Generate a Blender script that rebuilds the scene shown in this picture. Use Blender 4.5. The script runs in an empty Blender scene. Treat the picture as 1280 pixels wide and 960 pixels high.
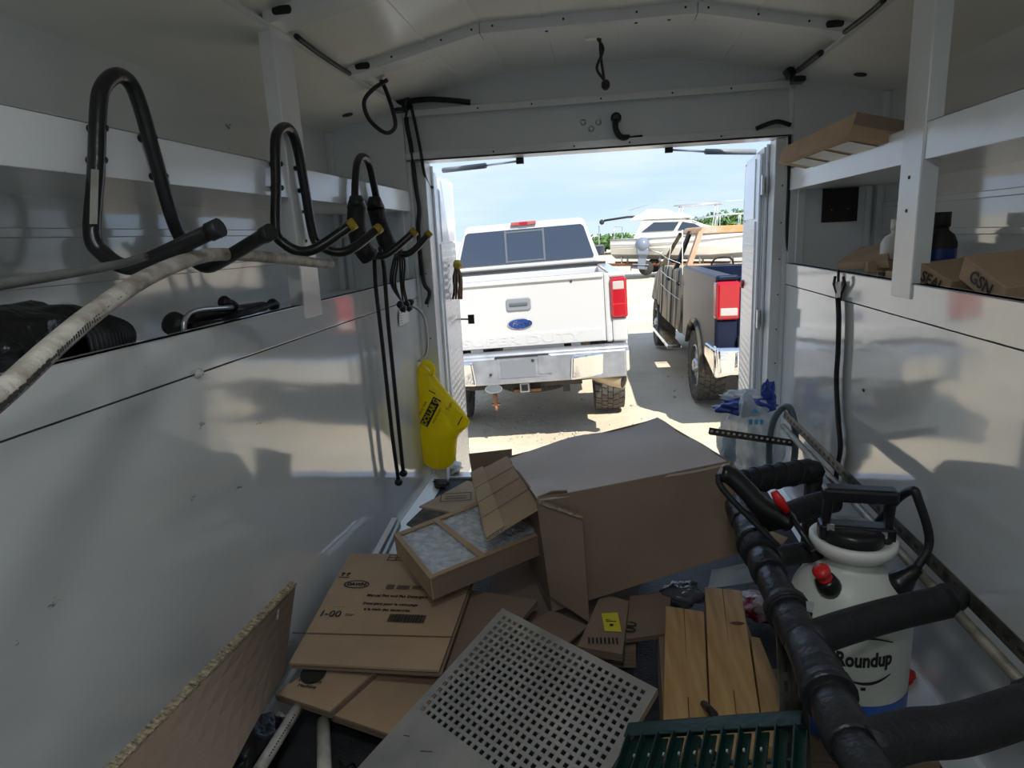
import bpy, bmesh, math, random
from mathutils import Vector, Matrix, noise
random.seed(7)
S = bpy.context.scene
COL = S.collection
R3 = math.radians
# ------------------------------------------------------------------ camera
CAMR = ((0.9896573547, 0.1354317807, -0.0472922085),      # right
        (-0.0158550565, -0.2243867146, -0.9743711918),    # down
        (-0.1425725689, 0.9650434369, -0.2199186839))     # forward
FPX, EYE = 811.74, 1.0042
cam = bpy.data.cameras.new('camera')
cam.sensor_width = 36
cam.lens = FPX / 1280 * 36
cam.clip_start, cam.clip_end = 0.02, 1500
co = bpy.data.objects.new('camera', cam)
r_, d_, f_ = (Vector(v) for v in CAMR)
m3 = Matrix((r_, -d_, -f_)).transposed()
co.matrix_world = Matrix.Translation((0, 0, EYE)) @ m3.to_4x4()
COL.objects.link(co)
S.camera = co

# ------------------------------------------------------------------ view, sky, sun
S.view_settings.view_transform = 'Standard'
S.view_settings.look = 'None'
S.view_settings.gamma = 1
S.view_settings.exposure = 1.2
S.cycles.max_bounces = 14
S.cycles.diffuse_bounces = 8
S.cycles.glossy_bounces = 6
S.cycles.caustics_reflective = False
S.cycles.caustics_refractive = False

world = bpy.data.worlds.new('sky')
S.world = world
world.use_nodes = True
nt = world.node_tree
nt.nodes.clear()
wo = nt.nodes.new('ShaderNodeOutputWorld')
bg = nt.nodes.new('ShaderNodeBackground')
tc = nt.nodes.new('ShaderNodeTexCoord')
sep = nt.nodes.new('ShaderNodeSeparateXYZ')
ramp = nt.nodes.new('ShaderNodeValToRGB')
ramp.color_ramp.elements[0].position = 0.0
ramp.color_ramp.elements[0].color = (.50, .67, .90, 1)
ramp.color_ramp.elements[1].position = 1.0
ramp.color_ramp.elements[1].color = (.16, .34, .74, 1)
e = ramp.color_ramp.elements.new(0.3)
e.color = (.33, .53, .86, 1)
mp = nt.nodes.new('ShaderNodeMapping')
mp.inputs['Scale'].default_value = (1.2, 1.2, 7.0)
mp.inputs['Rotation'].default_value = (0, .12, 0)
no = nt.nodes.new('ShaderNodeTexNoise')
no.inputs['Scale'].default_value = 2.2
no.inputs['Detail'].default_value = 8
no.inputs['Roughness'].default_value = .58
cr = nt.nodes.new('ShaderNodeValToRGB')
cr.color_ramp.elements[0].position = .40
cr.color_ramp.elements[0].color = (.12, .12, .12, 1)
cr.color_ramp.elements[1].position = .70
cr.color_ramp.elements[1].color = (.85, .85, .85, 1)
mx = nt.nodes.new('ShaderNodeMixRGB')
mx.inputs[2].default_value = (.72, .81, .93, 1)
L = nt.links.new
L(tc.outputs['Generated'], sep.inputs[0]); L(sep.outputs['Z'], ramp.inputs[0])
L(tc.outputs['Generated'], mp.inputs[0]); L(mp.outputs[0], no.inputs['Vector'])
L(no.outputs['Fac'], cr.inputs[0]); L(cr.outputs[0], mx.inputs[0])
L(ramp.outputs[0], mx.inputs[1]); L(mx.outputs[0], bg.inputs[0]); L(bg.outputs[0], wo.inputs[0])
bg.inputs[1].default_value = 0.56

sl = bpy.data.lights.new('sun', 'SUN')
sl.energy = 3.1
sl.angle = R3(.6)
sl.color = (1, .95, .87)
so = bpy.data.objects.new('sun', sl)
so.rotation_euler = Vector((-.45, .72, -1)).to_track_quat('-Z', 'Y').to_euler()
so.location = (4, -2, 10)
COL.objects.link(so)

# ------------------------------------------------------------------ helpers
def at(px, py, X=None, Y=None, Z=None):
    """point of the world on the sight line of a photo pixel, at a chosen plane"""
    q = r_ * ((px - 640) / FPX) + d_ * ((py - 480) / FPX) + f_
    if X is not None: t = X / q.x
    elif Y is not None: t = Y / q.y
    else: t = (Z - EYE) / q.z
    return Vector((0, 0, EYE)) + q * t

MATS = {}
def mat(name, col, rough=.5, metal=0., var=.0, vscale=8., bump=0., bscale=40., coat=0., col2=None,
        stretch=(1, 1, 1), lo=.35, hi=.65, trans=0., alpha=1., sss=0., bump2=0., b2scale=2., spec=.5, detail=4.):
    if name in MATS: return MATS[name]
    m = bpy.data.materials.new(name)
    m.use_nodes = True
    t = m.node_tree
    b = t.nodes['Principled BSDF']
    b.inputs['Base Color'].default_value = (*col, 1)
    b.inputs['Roughness'].default_value = rough
    b.inputs['Metallic'].default_value = metal
    b.inputs['Coat Weight'].default_value = coat
    b.inputs['Coat Roughness'].default_value = .08
    b.inputs['Transmission Weight'].default_value = trans
    b.inputs['Alpha'].default_value = alpha
    b.inputs['Specular IOR Level'].default_value = spec
    if sss:
        b.inputs['Subsurface Weight'].default_value = sss
        b.inputs['Subsurface Radius'].default_value = (.05, .05, .05)
    tcn = t.nodes.new('ShaderNodeTexCoord')
    mpn = t.nodes.new('ShaderNodeMapping')
    mpn.inputs['Scale'].default_value = stretch
    t.links.new(tcn.outputs['Object'], mpn.inputs[0])
    if var or col2:
        n = t.nodes.new('ShaderNodeTexNoise')
        n.inputs['Scale'].default_value = vscale
        n.inputs['Detail'].default_value = detail
        t.links.new(mpn.outputs[0], n.inputs['Vector'])
        c = t.nodes.new('ShaderNodeValToRGB')
        c.color_ramp.elements[0].position = lo
        c.color_ramp.elements[1].position = hi
        c2 = col2 or tuple(max(0, x * (1 - var)) for x in col)
        c.color_ramp.elements[0].color = (*c2, 1)
        c.color_ramp.elements[1].color = (*col, 1)
        t.links.new(n.outputs['Fac'], c.inputs[0])
        t.links.new(c.outputs[0], b.inputs['Base Color'])
    last = None
    for s, sc in ((bump, bscale), (bump2, b2scale)):
        if s:
            n = t.nodes.new('ShaderNodeTexNoise')
            n.inputs['Scale'].default_value = sc
            n.inputs['Detail'].default_value = 3
            t.links.new(mpn.outputs[0], n.inputs['Vector'])
            bp = t.nodes.new('ShaderNodeBump')
            bp.inputs['Strength'].default_value = s
            bp.inputs['Distance'].default_value = .02 if sc > 10 else .1
            t.links.new(n.outputs['Fac'], bp.inputs['Height'])
            if last: t.links.new(last.outputs[0], bp.inputs['Normal'])
            t.links.new(bp.outputs[0], b.inputs['Normal'])
            last = bp
    MATS[name] = m
    return m

def paint(name, col, rough=.2, wave=.05, wscale=1.6, dirt=.0):
    """glossy sheet-metal paint: slight dents, sparse dark scuffs"""
    if name in MATS: return MATS[name]
    m = mat(name, col, rough, bump=0, bump2=wave, b2scale=wscale, spec=.8, coat=.45 if dirt else 0.)
    t = m.node_tree
    b = t.nodes['Principled BSDF']
    tcn = t.nodes.new('ShaderNodeTexCoord')
    mp_ = t.nodes.new('ShaderNodeMapping'); mp_.inputs['Scale'].default_value = (1, 1.0, 2.2)
    mp_.inputs['Rotation'].default_value = (.5, 0, 0)
    n = t.nodes.new('ShaderNodeTexNoise'); n.inputs['Scale'].default_value = 9; n.inputs['Detail'].default_value = 9
    n.inputs['Roughness'].default_value = .72
    c = t.nodes.new('ShaderNodeValToRGB')
    c.color_ramp.elements[0].position = .30; c.color_ramp.elements[0].color = (*(x * (.35 if dirt else .8) for x in col), 1)
    c.color_ramp.elements[1].position = .315; c.color_ramp.elements[1].color = (*(x * .965 for x in col), 1)
    e = c.color_ramp.elements.new(.6); e.color = (*col, 1)
    t.links.new(tcn.outputs['Object'], mp_.inputs[0]); t.links.new(mp_.outputs[0], n.inputs['Vector'])
    t.links.new(n.outputs['Fac'], c.inputs[0]); t.links.new(c.outputs[0], b.inputs['Base Color'])
    return m

M = {}
M['wall'] = paint('white wall paint', (.67, .69, .68), .07, .075, 1.5, 1)
M['roof'] = paint('white roof paint', (.88, .87, .81), .14, .05, 1.5)
M['frame'] = paint('grey white frame paint', (.74, .765, .77), .22, .03, 3)
M['header'] = paint('header paint', (.70, .74, .77), .38, .03, 3)
M['lip'] = paint('lip paint', (.84, .86, .88), .16, .03, 4)
M['floor'] = mat('floor coating', (.032, .035, .04), .6, var=.5, vscale=14, bump=.25, bscale=140)
M['dark'] = mat('black rubber', (.012, .012, .013), .55, bump=.1, bscale=90)
M['foam'] = mat('black pipe foam', (.010, .010, .011), .62, bump=.22, bscale=130, var=.4, vscale=20)
M['tape'] = mat('black glossy tape', (.016, .017, .02), .38, bump=.25, bscale=40)
M['steelblack'] = mat('black coated steel', (.010, .010, .011), .30, bump=.05, bscale=60)
M['yellowtip'] = mat('yellow vinyl', (.60, .42, .04), .45, var=.4, vscale=30)
M['kraft'] = mat('kraft cardboard', (.46, .32, .20), .8, var=.18, vscale=5, bump=.10, bscale=160, stretch=(1, 1, 1))
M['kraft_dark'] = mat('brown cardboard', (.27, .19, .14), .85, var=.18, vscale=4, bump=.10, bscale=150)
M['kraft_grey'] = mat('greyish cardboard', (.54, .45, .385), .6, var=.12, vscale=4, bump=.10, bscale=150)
M['kraft_tan'] = mat('tan cardboard', (.50, .375, .24), .82, var=.2, vscale=6, bump=.10, bscale=150)
M['kraft_edge'] = mat('torn cardboard edge', (.50, .41, .27), .9, var=.6, vscale=120, bump=.5, bscale=150, stretch=(1, 1, 3))
M['ink'] = mat('black print', (.02, .018, .016), .7)
M['ink_brown'] = mat('worn brown print', (.12, .085, .055), .8)
M['steel'] = mat('dull galvanised steel', (.52, .51, .49), .42, .7, var=.25, vscale=9, bump=.08, bscale=60)
M['steel_worn'] = mat('worn perforated angle', (.16, .15, .125), .5, .6, var=.6, vscale=25, bump=.1)
M['alu'] = mat('bare aluminium', (.66, .67, .68), .32, .8)
M['chrome'] = mat('chrome', (.80, .81, .82), .10, 1., bump2=.05, b2scale=5)
M['wood'] = mat('pine plank', (.56, .36, .16), .62, col2=(.40, .22, .08), vscale=5, stretch=(9, .9, 9), lo=.3, hi=.62, bump=.08, bscale=60)
M['woodend'] = mat('sawn knot', (.10, .05, .02), .7)
M['green'] = mat('dark green enamel', (.008, .032, .026), .3, bump=.06, bscale=50)
M['tank'] = mat('milky polyethylene', (.70, .73, .66), .42, sss=.25, var=.08, vscale=5)
M['blue'] = mat('blue liquid behind plastic', (.03, .11, .42), .4)
M['red'] = mat('red plastic', (.62, .02, .02), .4)
M['whiteplastic'] = mat('white plastic', (.72, .72, .68), .45)
M['pvc'] = mat('dirty white pvc', (.56, .54, .47), .45, var=.45, vscale=22)
M['hose'] = mat('tan braided hose', (.50, .47, .41), .55, col2=(.20, .17, .13), vscale=26, stretch=(1, 1, 1), bump=.2, bscale=120)
M['grey'] = mat('grey plastic', (.20, .215, .23), .5)
M['greyhose'] = mat('blue grey hose', (.12, .16, .19), .4)
M['blackbag'] = mat('black polythene', (.010, .010, .011), .28, bump=.5, bscale=28)
M['yellow'] = mat('yellow polythene bag', (.93, .80, .02), .38, sss=.3, var=.10, vscale=14, bump=.25, bscale=22)
M['clear'] = mat('clear film', (.80, .88, .92), .22, trans=.15, alpha=.72, bump=.5, bscale=30)
M['bluefilm'] = mat('blue printed film', (.03, .06, .34), .25, bump=.4, bscale=30)
M['cyanfilm'] = mat('pale blue printed film', (.12, .48, .80), .3, bump=.4, bscale=30)
M['redfilm'] = mat('red packet film', (.55, .03, .06), .25, col2=(.75, .62, .62), vscale=22, lo=.42, hi=.52, bump=.5, bscale=40)
M['filter'] = mat('filter fibre', (.70, .75, .82), .95, var=.3, vscale=60, bump=.5, bscale=160)
M['labelyellow'] = mat('yellow sticker', (.66, .58, .04), .6)
M['white'] = mat('white car paint', (.51, .51, .50), .22, coat=.6)
M['glass'] = mat('tinted car glass', (.025, .035, .055), .04, spec=.9, coat=.4)
M['glassframe'] = mat('black glass frame', (.10, .11, .12), .3)
M['bumper'] = mat('dusty steel bumper', (.44, .46, .50), .38, .7, var=.25, vscale=7)
M['tyre'] = mat('dusty tyre rubber', (.10, .092, .08), .85, var=.4, vscale=14, bump=.15, bscale=60)
M['tyredark'] = mat('tyre rubber', (.035, .034, .033), .85)
M['redlens'] = mat('red lens', (.36, .004, .012), .18, coat=.5)
M['clearlens'] = mat('clear lens', (.45, .40, .38), .15, coat=.5)
M['amber'] = mat('brake lamp lens', (.42, .10, .08), .2, coat=.4, var=.3)
M['blueoval'] = mat('blue badge', (.015, .045, .20), .25)
M['rustlight'] = mat('rusty receiver', (.30, .13, .06), .8, var=.5, vscale=20)
M['under'] = mat('dirty chassis', (.06, .055, .05), .8, var=.5, vscale=9)
M['navy'] = mat('dark navy car paint', (.012, .018, .040), .28, var=.3, vscale=5, spec=.12)
M['burnt'] = mat('burnt paint', (.40, .33, .22), .7, col2=(.03, .028, .026), vscale=3.2, lo=.42, hi=.54, stretch=(1, 1.7, .35))
M['rust'] = mat('fire rust', (.52, .23, .09), .85, col2=(.40, .33, .26), vscale=5, lo=.35, hi=.6, bump=.1)
M['charred'] = mat('charred black', (.018, .017, .017), .8, var=.4)
M['silverwheel'] = mat('silver wheel', (.55, .56, .57), .3, .7)
M['gelcoat'] = mat('boat gelcoat', (.74, .72, .66), .3, var=.06, vscale=2)
M['boatgrey'] = mat('boat bottom grey', (.30, .32, .34), .6)
M['outboard'] = mat('grey outboard', (.17, .20, .25), .35)
M['leaf'] = mat('tree leaves', (.10, .20, .05), .7, col2=(.04, .10, .02), vscale=2)
M['bark'] = mat('bark', (.10, .07, .05), .9)
FILL_POWER = 1.35  # energy of each fill lamp added behind the viewer
_m = mat('glowing fill lens', (.9, .9, .88), .4); _m.node_tree.nodes['Principled BSDF'].inputs['Emission Color'].default_value = (1, .97, .92, 1)
_m.node_tree.nodes['Principled BSDF'].inputs['Emission Strength'].default_value = 2
M['fill_lens'] = _m  # glowing lens of the added fill lamps
M['skinbody'] = paint('outer body paint', (.74, .75, .74), .2, .02, 2)

_t = M['yellow'].node_tree
_tr = _t.nodes.new('ShaderNodeBsdfTranslucent'); _tr.inputs[0].default_value = (.98, .86, .04, 1)
_mx = _t.nodes.new('ShaderNodeMixShader'); _mx.inputs[0].default_value = .5
_out = [n for n in _t.nodes if n.type == 'OUTPUT_MATERIAL'][0]
_t.links.new(_t.nodes['Principled BSDF'].outputs[0], _mx.inputs[1]); _t.links.new(_tr.outputs[0], _mx.inputs[2]); _t.links.new(_mx.outputs[0], _out.inputs[0])
OFF = {}
def link(o, parent=None):
    COL.objects.link(o)
    if parent is not None: o.parent = parent
    return o

def tag(o, label, cat=None, group=None, kind=None):
    if label: o['label'] = label
    if cat: o['category'] = cat
    if group: o['group'] = group
    if kind: o['kind'] = kind
    return o

def thing(name, label, cat, loc=(0, 0, 0), rot=(0, 0, 0), group=None, local=False):
    o = bpy.data.objects.new(name, None)
    o.empty_display_size = .05
    o.location = loc
    o.rotation_euler = rot
    COL.objects.link(o)
    OFF[o.name] = Vector((0, 0, 0)) if local else Vector(loc)
    return tag(o, label, cat, group)

def smooth_path(pts, k=6, closed=False):
    pts = [Vector(p) for p in pts]
    if k <= 1 or len(pts) < 3: return pts
    out = []
    n = len(pts)
    rng = range(n) if closed else range(n - 1)
    for i in rng:
        if closed: p0, p1, p2, p3 = pts[i - 1], pts[i], pts[(i + 1) % n], pts[(i + 2) % n]
        else:
            p1, p2 = pts[i], pts[i + 1]
            p0 = pts[i - 1] if i else p1 * 2 - p2
            p3 = pts[i + 2] if i + 2 < n else p2 * 2 - p1
        for j in range(k):
            t = j / k
            out.append(.5 * ((2 * p1) + (p2 - p0) * t + (2 * p0 - 5 * p1 + 4 * p2 - p3) * t * t + (3 * p1 - p0 - 3 * p2 + p3) * t ** 3))
    if not closed: out.append(pts[-1])
    return out

class MB:
    def __init__(s): s.v, s.f, s.sm = [], [], []
    def add(s, vs, fs, smooth=False, mtx=None):
        o = len(s.v)
        for p in vs:
            p = Vector(p)
            s.v.append(mtx @ p if mtx else p)
        for f in fs:
            s.f.append([i + o for i in f]); s.sm.append(smooth)
        return s
    def hexa(s, p):  # bottom 0-3 ccw, top 4-7
        return s.add(p, [(3, 2, 1, 0), (4, 5, 6, 7), (0, 1, 5, 4), (1, 2, 6, 5), (2, 3, 7, 6), (3, 0, 4, 7)])
    def box(s, c, d, mtx=None):
        x, y, z = d[0] / 2, d[1] / 2, d[2] / 2
        c = Vector(c)
        p = [Vector(q) for q in ((-x, -y, -z), (x, -y, -z), (x, y, -z), (-x, y, -z), (-x, -y, z), (x, -y, z), (x, y, z), (-x, y, z))]
        if mtx: p = [mtx @ q for q in p]
        return s.hexa([q + c for q in p])
    def bb(s, x0, x1, y0, y1, z0, z1):
        return s.box(((x0 + x1) / 2, (y0 + y1) / 2, (z0 + z1) / 2), (abs(x1 - x0), abs(y1 - y0), abs(z1 - z0)))
    def prism(s, poly, axis, lo, hi):
        n = len(poly)
        def P(a, b, h):
            return {'x': (h, a, b), 'y': (a, h, b), 'z': (a, b, h)}[axis]
        vs = [P(a, b, lo) for a, b in poly] + [P(a, b, hi) for a, b in poly]
        fs = [list(range(n))[::-1], list(range(n, 2 * n))] + [(i, (i + 1) % n, n + (i + 1) % n, n + i) for i in range(n)]
        return s.add(vs, fs)
    def tube(s, path, r, n=8, closed=False, cap=True, flat=None):
        path = [Vector(p) for p in path]
        m = len(path)
        rr = r if isinstance(r, (list, tuple)) else [r] * m
        up = Vector((0, 0, 1))
        t0 = (path[1] - path[0]).normalized()
        nrm = t0.orthogonal().normalized() if abs(t0.z) > .95 else (up - t0 * up.dot(t0)).normalized()
        vs, fs = [], []
        for i, p in enumerate(path):
            a = path[i - 1] if (i or closed) else path[i]
            b = path[(i + 1) % m] if (i + 1 < m or closed) else path[i]
            t = (b - a)
            t = t.normalized() if t.length > 1e-9 else t0
            nrm = (nrm - t * nrm.dot(t))
            nrm = nrm.normalized() if nrm.length > 1e-6 else t.orthogonal().normalized()
            bi = t.cross(nrm)
            for k in range(n):
                a_ = 2 * math.pi * k / n
                vs.append(p + (nrm * math.cos(a_) + bi * math.sin(a_) * (flat or 1)) * rr[i])
        for i in range(m if closed else m - 1):
            j = (i + 1) % m
            for k in range(n):
                fs.append((i * n + k, i * n + (k + 1) % n, j * n + (k + 1) % n, j * n + k))
        s.add(vs, fs, True)
        if cap and not closed:
            o = len(s.v) - m * n
            s.f.append([o + k for k in range(n)][::-1]); s.sm.append(False)
            s.f.append([o + (m - 1) * n + k for k in range(n)]); s.sm.append(False)
        return s
    def lathe(s, prof, n=24, c=(0, 0, 0), mtx=None, cap=True):
        vs, fs = [], []
        c = Vector(c)
        for r, z in prof:
            for k in range(n):
                a = 2 * math.pi * k / n
                q = Vector((r * math.cos(a), r * math.sin(a), z))
                vs.append((mtx @ q if mtx else q) + c)
        m = len(prof)
        for i in range(m - 1):
            for k in range(n):
                fs.append((i * n + k, i * n + (k + 1) % n, (i + 1) * n + (k + 1) % n, (i + 1) * n + k))
        o = len(s.v)
        s.add(vs, fs, True)
        if cap:
            s.f.append([o + k for k in range(n)][::-1]); s.sm.append(False)
            s.f.append([o + (m - 1) * n + k for k in range(n)]); s.sm.append(False)
        return s
    def sheet(s, c4, th=.004, nu=6, nv=6, wob=0., seed=0, freq=4.):
        """slab from four corners (in order round), th thick, gently warped"""
        a, b, c, d = (Vector(p) for p in c4)
        nrm = ((b - a).cross(d - a)).normalized()
        top, N = [], (nu + 1) * (nv + 1)
        for j in range(nv + 1):
            for i in range(nu + 1):
                u, v = i / nu, j / nv
                p = (a * (1 - u) + b * u) * (1 - v) + (d * (1 - u) + c * u) * v
                if wob: p = p + nrm * wob * noise.noise(p * freq + Vector((seed, seed * 1.7, 0)))
                top.append(p)
        vs = top + [p - nrm * th for p in top]
        fs = []
        W_ = nu + 1
        for j in range(nv):
            for i in range(nu):
                q = (j * W_ + i, j * W_ + i + 1, (j + 1) * W_ + i + 1, (j + 1) * W_ + i)
                fs.append(q); fs.append(tuple(N + k for k in q[::-1]))
        rim = [i for i in range(nu)] + [j * W_ + nu for j in range(nv)] + [nv * W_ + i for i in range(nu, 0, -1)] + [j * W_ for j in range(nv, 0, -1)]
        for k in range(len(rim)):
            p, q = rim[k], rim[(k + 1) % len(rim)]
            fs.append((p, N + p, N + q, q))
        return s.add(vs, fs)
    def ball(s, c, r, sub=2, sc=(1, 1, 1), rough=0., seed=0, freq=3.):
        bm = bmesh.new()
        bmesh.ops.create_icosphere(bm, subdivisions=sub, radius=1)
        vs = []
        for v in bm.verts:
            k = 1 + rough * noise.noise(v.co * freq + Vector((seed, seed * 2.3, 0)))
            vs.append(Vector((v.co.x * sc[0], v.co.y * sc[1], v.co.z * sc[2])) * r * k + Vector(c))
        bm.verts.index_update()
        fs = [[v.index for v in f.verts] for f in bm.faces]
        bm.free()
        return s.add(vs, fs, True)
    def build(s, name, m, parent=None, bevel=0., seg=2, base=None, auto=True, subd=0):
        me = bpy.data.meshes.new(name)
        if parent is not None:
            off = OFF[parent.name]
        else:
            xs = [v.x for v in s.v]; ys = [v.y for v in s.v]; zs = [v.z for v in s.v]
            off = Vector(base) if base else Vector(((min(xs) + max(xs)) / 2, (min(ys) + max(ys)) / 2, min(zs)))
        me.from_pydata([v - off for v in s.v], [], s.f)
        me.polygons.foreach_set('use_smooth', s.sm)
        me.update()
        bm = bmesh.new(); bm.from_mesh(me)
        bmesh.ops.recalc_face_normals(bm, faces=bm.faces)
        bm.to_mesh(me); bm.free()
        me.materials.append(m)
        o = bpy.data.objects.new(name, me)
        if parent is None: o.location = off
        link(o, parent)
        OFF[o.name] = off
        if bevel:
            b = o.modifiers.new('bevel', 'BEVEL')
            b.width = bevel; b.segments = seg; b.limit_method = 'ANGLE'; b.angle_limit = R3(40)
        if subd:
            b = o.modifiers.new('subd', 'SUBSURF'); b.levels = b.render_levels = subd
        return o

def lettering(txt, parent, org, u, v, size, m, name='lettering', warp=None, bold=0., align='CENTER', ext=.0004, lift=.0008, sx=1., shear=0.):
    """flat print or embossed letters: txt laid out from org along u (reading) and v (up)"""
    cu = bpy.data.curves.new(name, 'FONT')
    cu.body = txt
    cu.size = size
    cu.align_x = align
    cu.align_y = 'CENTER'
    cu.extrude = ext
    cu.offset = bold
    cu.shear = shear
    cu.resolution_u = 3
    tmp = bpy.data.objects.new('tmp', cu)
    COL.objects.link(tmp)
    dg = bpy.context.evaluated_depsgraph_get()
    me = bpy.data.meshes.new_from_object(tmp.evaluated_get(dg))
    bpy.data.objects.remove(tmp)
    bpy.data.curves.remove(cu)
    u, v = Vector(u).normalized(), Vector(v).normalized()
    n = u.cross(v).normalized(); v = n.cross(u)
    off = OFF[parent.name]
    for q in me.vertices:
        c = q.co
        if warp: q.co = warp(c.x * sx, c.y, c.z + lift) - off
        else: q.co = Vector(org) + u * c.x * sx + v * c.y + n * (c.z + lift) - off
    me.materials.clear(); me.materials.append(m)
    o = bpy.data.objects.new(name, me)
    link(o, parent)
    OFF[o.name] = off
    return o

def rects(parent, org, u, v, lst, m, name='print', lift=.0009, th=.0004):
    """small flat printed bars, one mesh: list of (x0,y0,x1,y1) in metres"""
    u, v = Vector(u).normalized(), Vector(v).normalized()
    n = u.cross(v).normalized(); v = n.cross(u); b = MB()
    for x0, y0, x1, y1 in lst:
        p = [Vector(org) + u * x + v * y + n * lift for x, y in ((x0, y0), (x1, y0), (x1, y1), (x0, y1))]
        b.hexa(p + [q + n * th for q in p])
    return b.build(name, m, parent)

def dup(root, loc=None, rot=None, label=None, group=None):
    r = root.copy(); COL.objects.link(r)
    if loc is not None: r.location = loc
    if rot is not None: r.rotation_euler = rot
    if label: r['label'] = label
    if group: r['group'] = group
    for ch in list(root.children):
        c = ch.copy(); COL.objects.link(c); c.parent = r
        for g in list(ch.children):
            d = g.copy(); COL.objects.link(d); d.parent = c
    return r

def struct(name, b, m, parent=None, bevel=0., label=None):
    o = b.build(name, m, parent, bevel=bevel, base=(0, 0, 0) if parent is None else None)
    if parent is None: o['kind'] = 'structure'
    if label: o['label'] = label
    return o
# ================================================================== VAN BODY (setting)
XL, XR, YR, YB = -.7376, .6624, 2.5416, -.75
Z1, Z2, Z3, Z4, Z5, ZC, ZH, ZT = .866, .787, 1.196, 1.121, 1.486, 1.423, 1.303, 1.492
DC = .30
PW = .052
YP = 1.52                                        # post
# floor with the mat down the aisle
b = MB(); b.bb(XL - .34, XR + .34, YB, 2.60, -.04, 0)
floor = struct('floor', b, M['floor'])
b = MB(); b.bb(XL + .03, XR - .03, 2.575, 2.635, -.06, .012)
struct('door_sill', b, M['alu'], floor, bevel=.003)
b = MB()
for sx in (XL, XR):
    k = 1 if sx < 0 else -1
    b.prism([(sx, 0), (sx + k * .05, 0), (sx + k * .012, .04), (sx, .04)] if k > 0 else [(sx, 0), (sx, .04), (sx - .012, .04), (sx - .05, 0)], 'y', YB, 2.54)
struct('sill_moulding', b, M['frame'], floor)

def side(sx, k, nm):
    """one side of the body: panel, compartment, shelf lip, post. k = +1 when the room lies towards +x"""
    o = sx - k * DC                              # compartment back
    b = MB()
    b.bb(sx - k * .018, sx, YB, YR, 0, Z2)       # big lower panel
    w = struct(nm, b, M['wall'])
    b = MB(); b.bb(sx - k * .018, sx + k * .002, YB, YR, Z2 + .003, Z1)
    b.bb(sx - k * .03, sx + k * .002, YB, YR, Z1 - .004, Z1)
    struct('top_flange', b, M['wall'], w, bevel=.0015)
    b = MB(); b.bb(o - k * .02, sx - k * .018, YB, YR, .815, .832)
    struct('compartment_floor', b, M['frame'], w)
    # back skin with two pressed ribs
    b = MB()
    b.bb(o - k * .02, o, YB, YR - .03, .78, ZC + .02)
    for z in (.955, 1.045):
        b.bb(o, o + k * .006, YB, YR - .03, z, z + .018)
    struct('back_panel', b, M['wall'], w, bevel=.002)
    # sloping top of the compartment
    b = MB()
    p = [(sx, Z5), (o - k * .01, ZC), (o - k * .01, ZC + .02), (sx, Z5 + .016)]
    b.prism(p if k < 0 else p[::-1], 'y', YB, YR)
    struct('compartment_top', b, M['roof'], w)
    # rear end of the compartment
    b = MB(); b.bb(o, sx, YR - .03, YR, .79, Z5)
    e_ = struct('end_panel', b, M['header'], w)
    b = MB()
    b.bb(o + k * .0, o + k * .022, YR - .06, YR - .03, .79, ZC)
    b.bb(o + k * .035, o + k * .055, YR - .05, YR - .03, .79, Z4)
    b.bb(sx - k * .045, sx - k * .02, YR - .05, YR - .03, .79, Z4)
    struct('end_stiffener', b, M['header'], w, bevel=.002)
    # shelf and its lip in two lengths either side of the post
    b = MB(); b.bb(o, sx - k * .003, YB, YR - .03, Z4, Z4 + .006)
    struct('shelf', b, M['frame'], w)
    for y0, y1 in ((YB, YP), (YP + .10, YR - .012)):
        b = MB(); b.bb(sx - k * .003, sx + k * .003, y0, y1, Z4, Z3)
        b.bb(sx - k * .02, sx + k * .003, y0, y1, Z3 - .003, Z3)
        struct('shelf_lip', b, M['lip'], w, bevel=.001)
    # post, channel shaped
    b = MB()
    b.bb(sx - k * .001, sx + k * .006, YP, YP + .098, Z2 + .045, Z5 + .005)
    b.bb(sx - k * .028, sx + k * .006, YP - .004, YP, Z1, Z5 + .005)
    b.bb(sx - k * .028, sx + k * .004, YP + .098, YP + .102, Z1, Z5)
    struct('post', b, M['frame'], w, bevel=.0015)
    b = MB()
    for z in (1.02, 1.09): b.lathe([(.004, 0), (.004, .0015)], 8, (sx + k * .006, YP + .05, z), Matrix.Rotation(k * math.pi / 2, 4, 'Y'))
    struct('post_hole', b, M['ink'], w)
    # corner angle at the door
    b = MB(); b.bb(sx, sx + k * .014, YR - .012, YR + .002, 0, Z5)
    struct('corner_angle', b, M['lip'], w, bevel=.001)
    # dark round holes in compartment top
    for y in (1.13, 2.35):
        mtx = Matrix.Rotation(-k * math.atan2(Z5 - ZC, DC), 4, 'Y')
        b = MB(); b.lathe([(.019, -.0015), (.019, .0005)], 20, (sx - k * .15, y, (Z5 + ZC) / 2 - .001), mtx)
        struct('drain_hole', b, M['ink'], w)
    return w
wall_l = side(XL, 1, 'wall_left')
wall_r = side(XR, -1, 'wall_right')
# dark hatch in the right end panel
b = MB(); b.bb(.769, .887, YR - .036, YR - .029, 1.003, 1.119)
hatch = struct('hatch_opening', b, M['ink'], wall_r)
b = MB()
for x in (.80, .855): b.lathe([(.003, 0), (.003, .002)], 8, (x, YR - .038, 1.045))
struct('hatch_rivet', b, M['alu'], wall_r)

# scuff, rivets and holes on the panels
b = MB()
for y, z in ((1.07, .79),): b.ball((XL + .004, y, z), .009, 2, rough=.5, seed=3)
struct('sealant_blob', b, M['whiteplastic'], wall_l)
b = MB()
for x, y, z in ((XR - .001, 1.745, .575),): b.ball((x, y, z), .008, 1, sc=(.25, 1.2, .6), rough=.3)
struct('puncture', b, M['ink'], wall_r)

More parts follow.
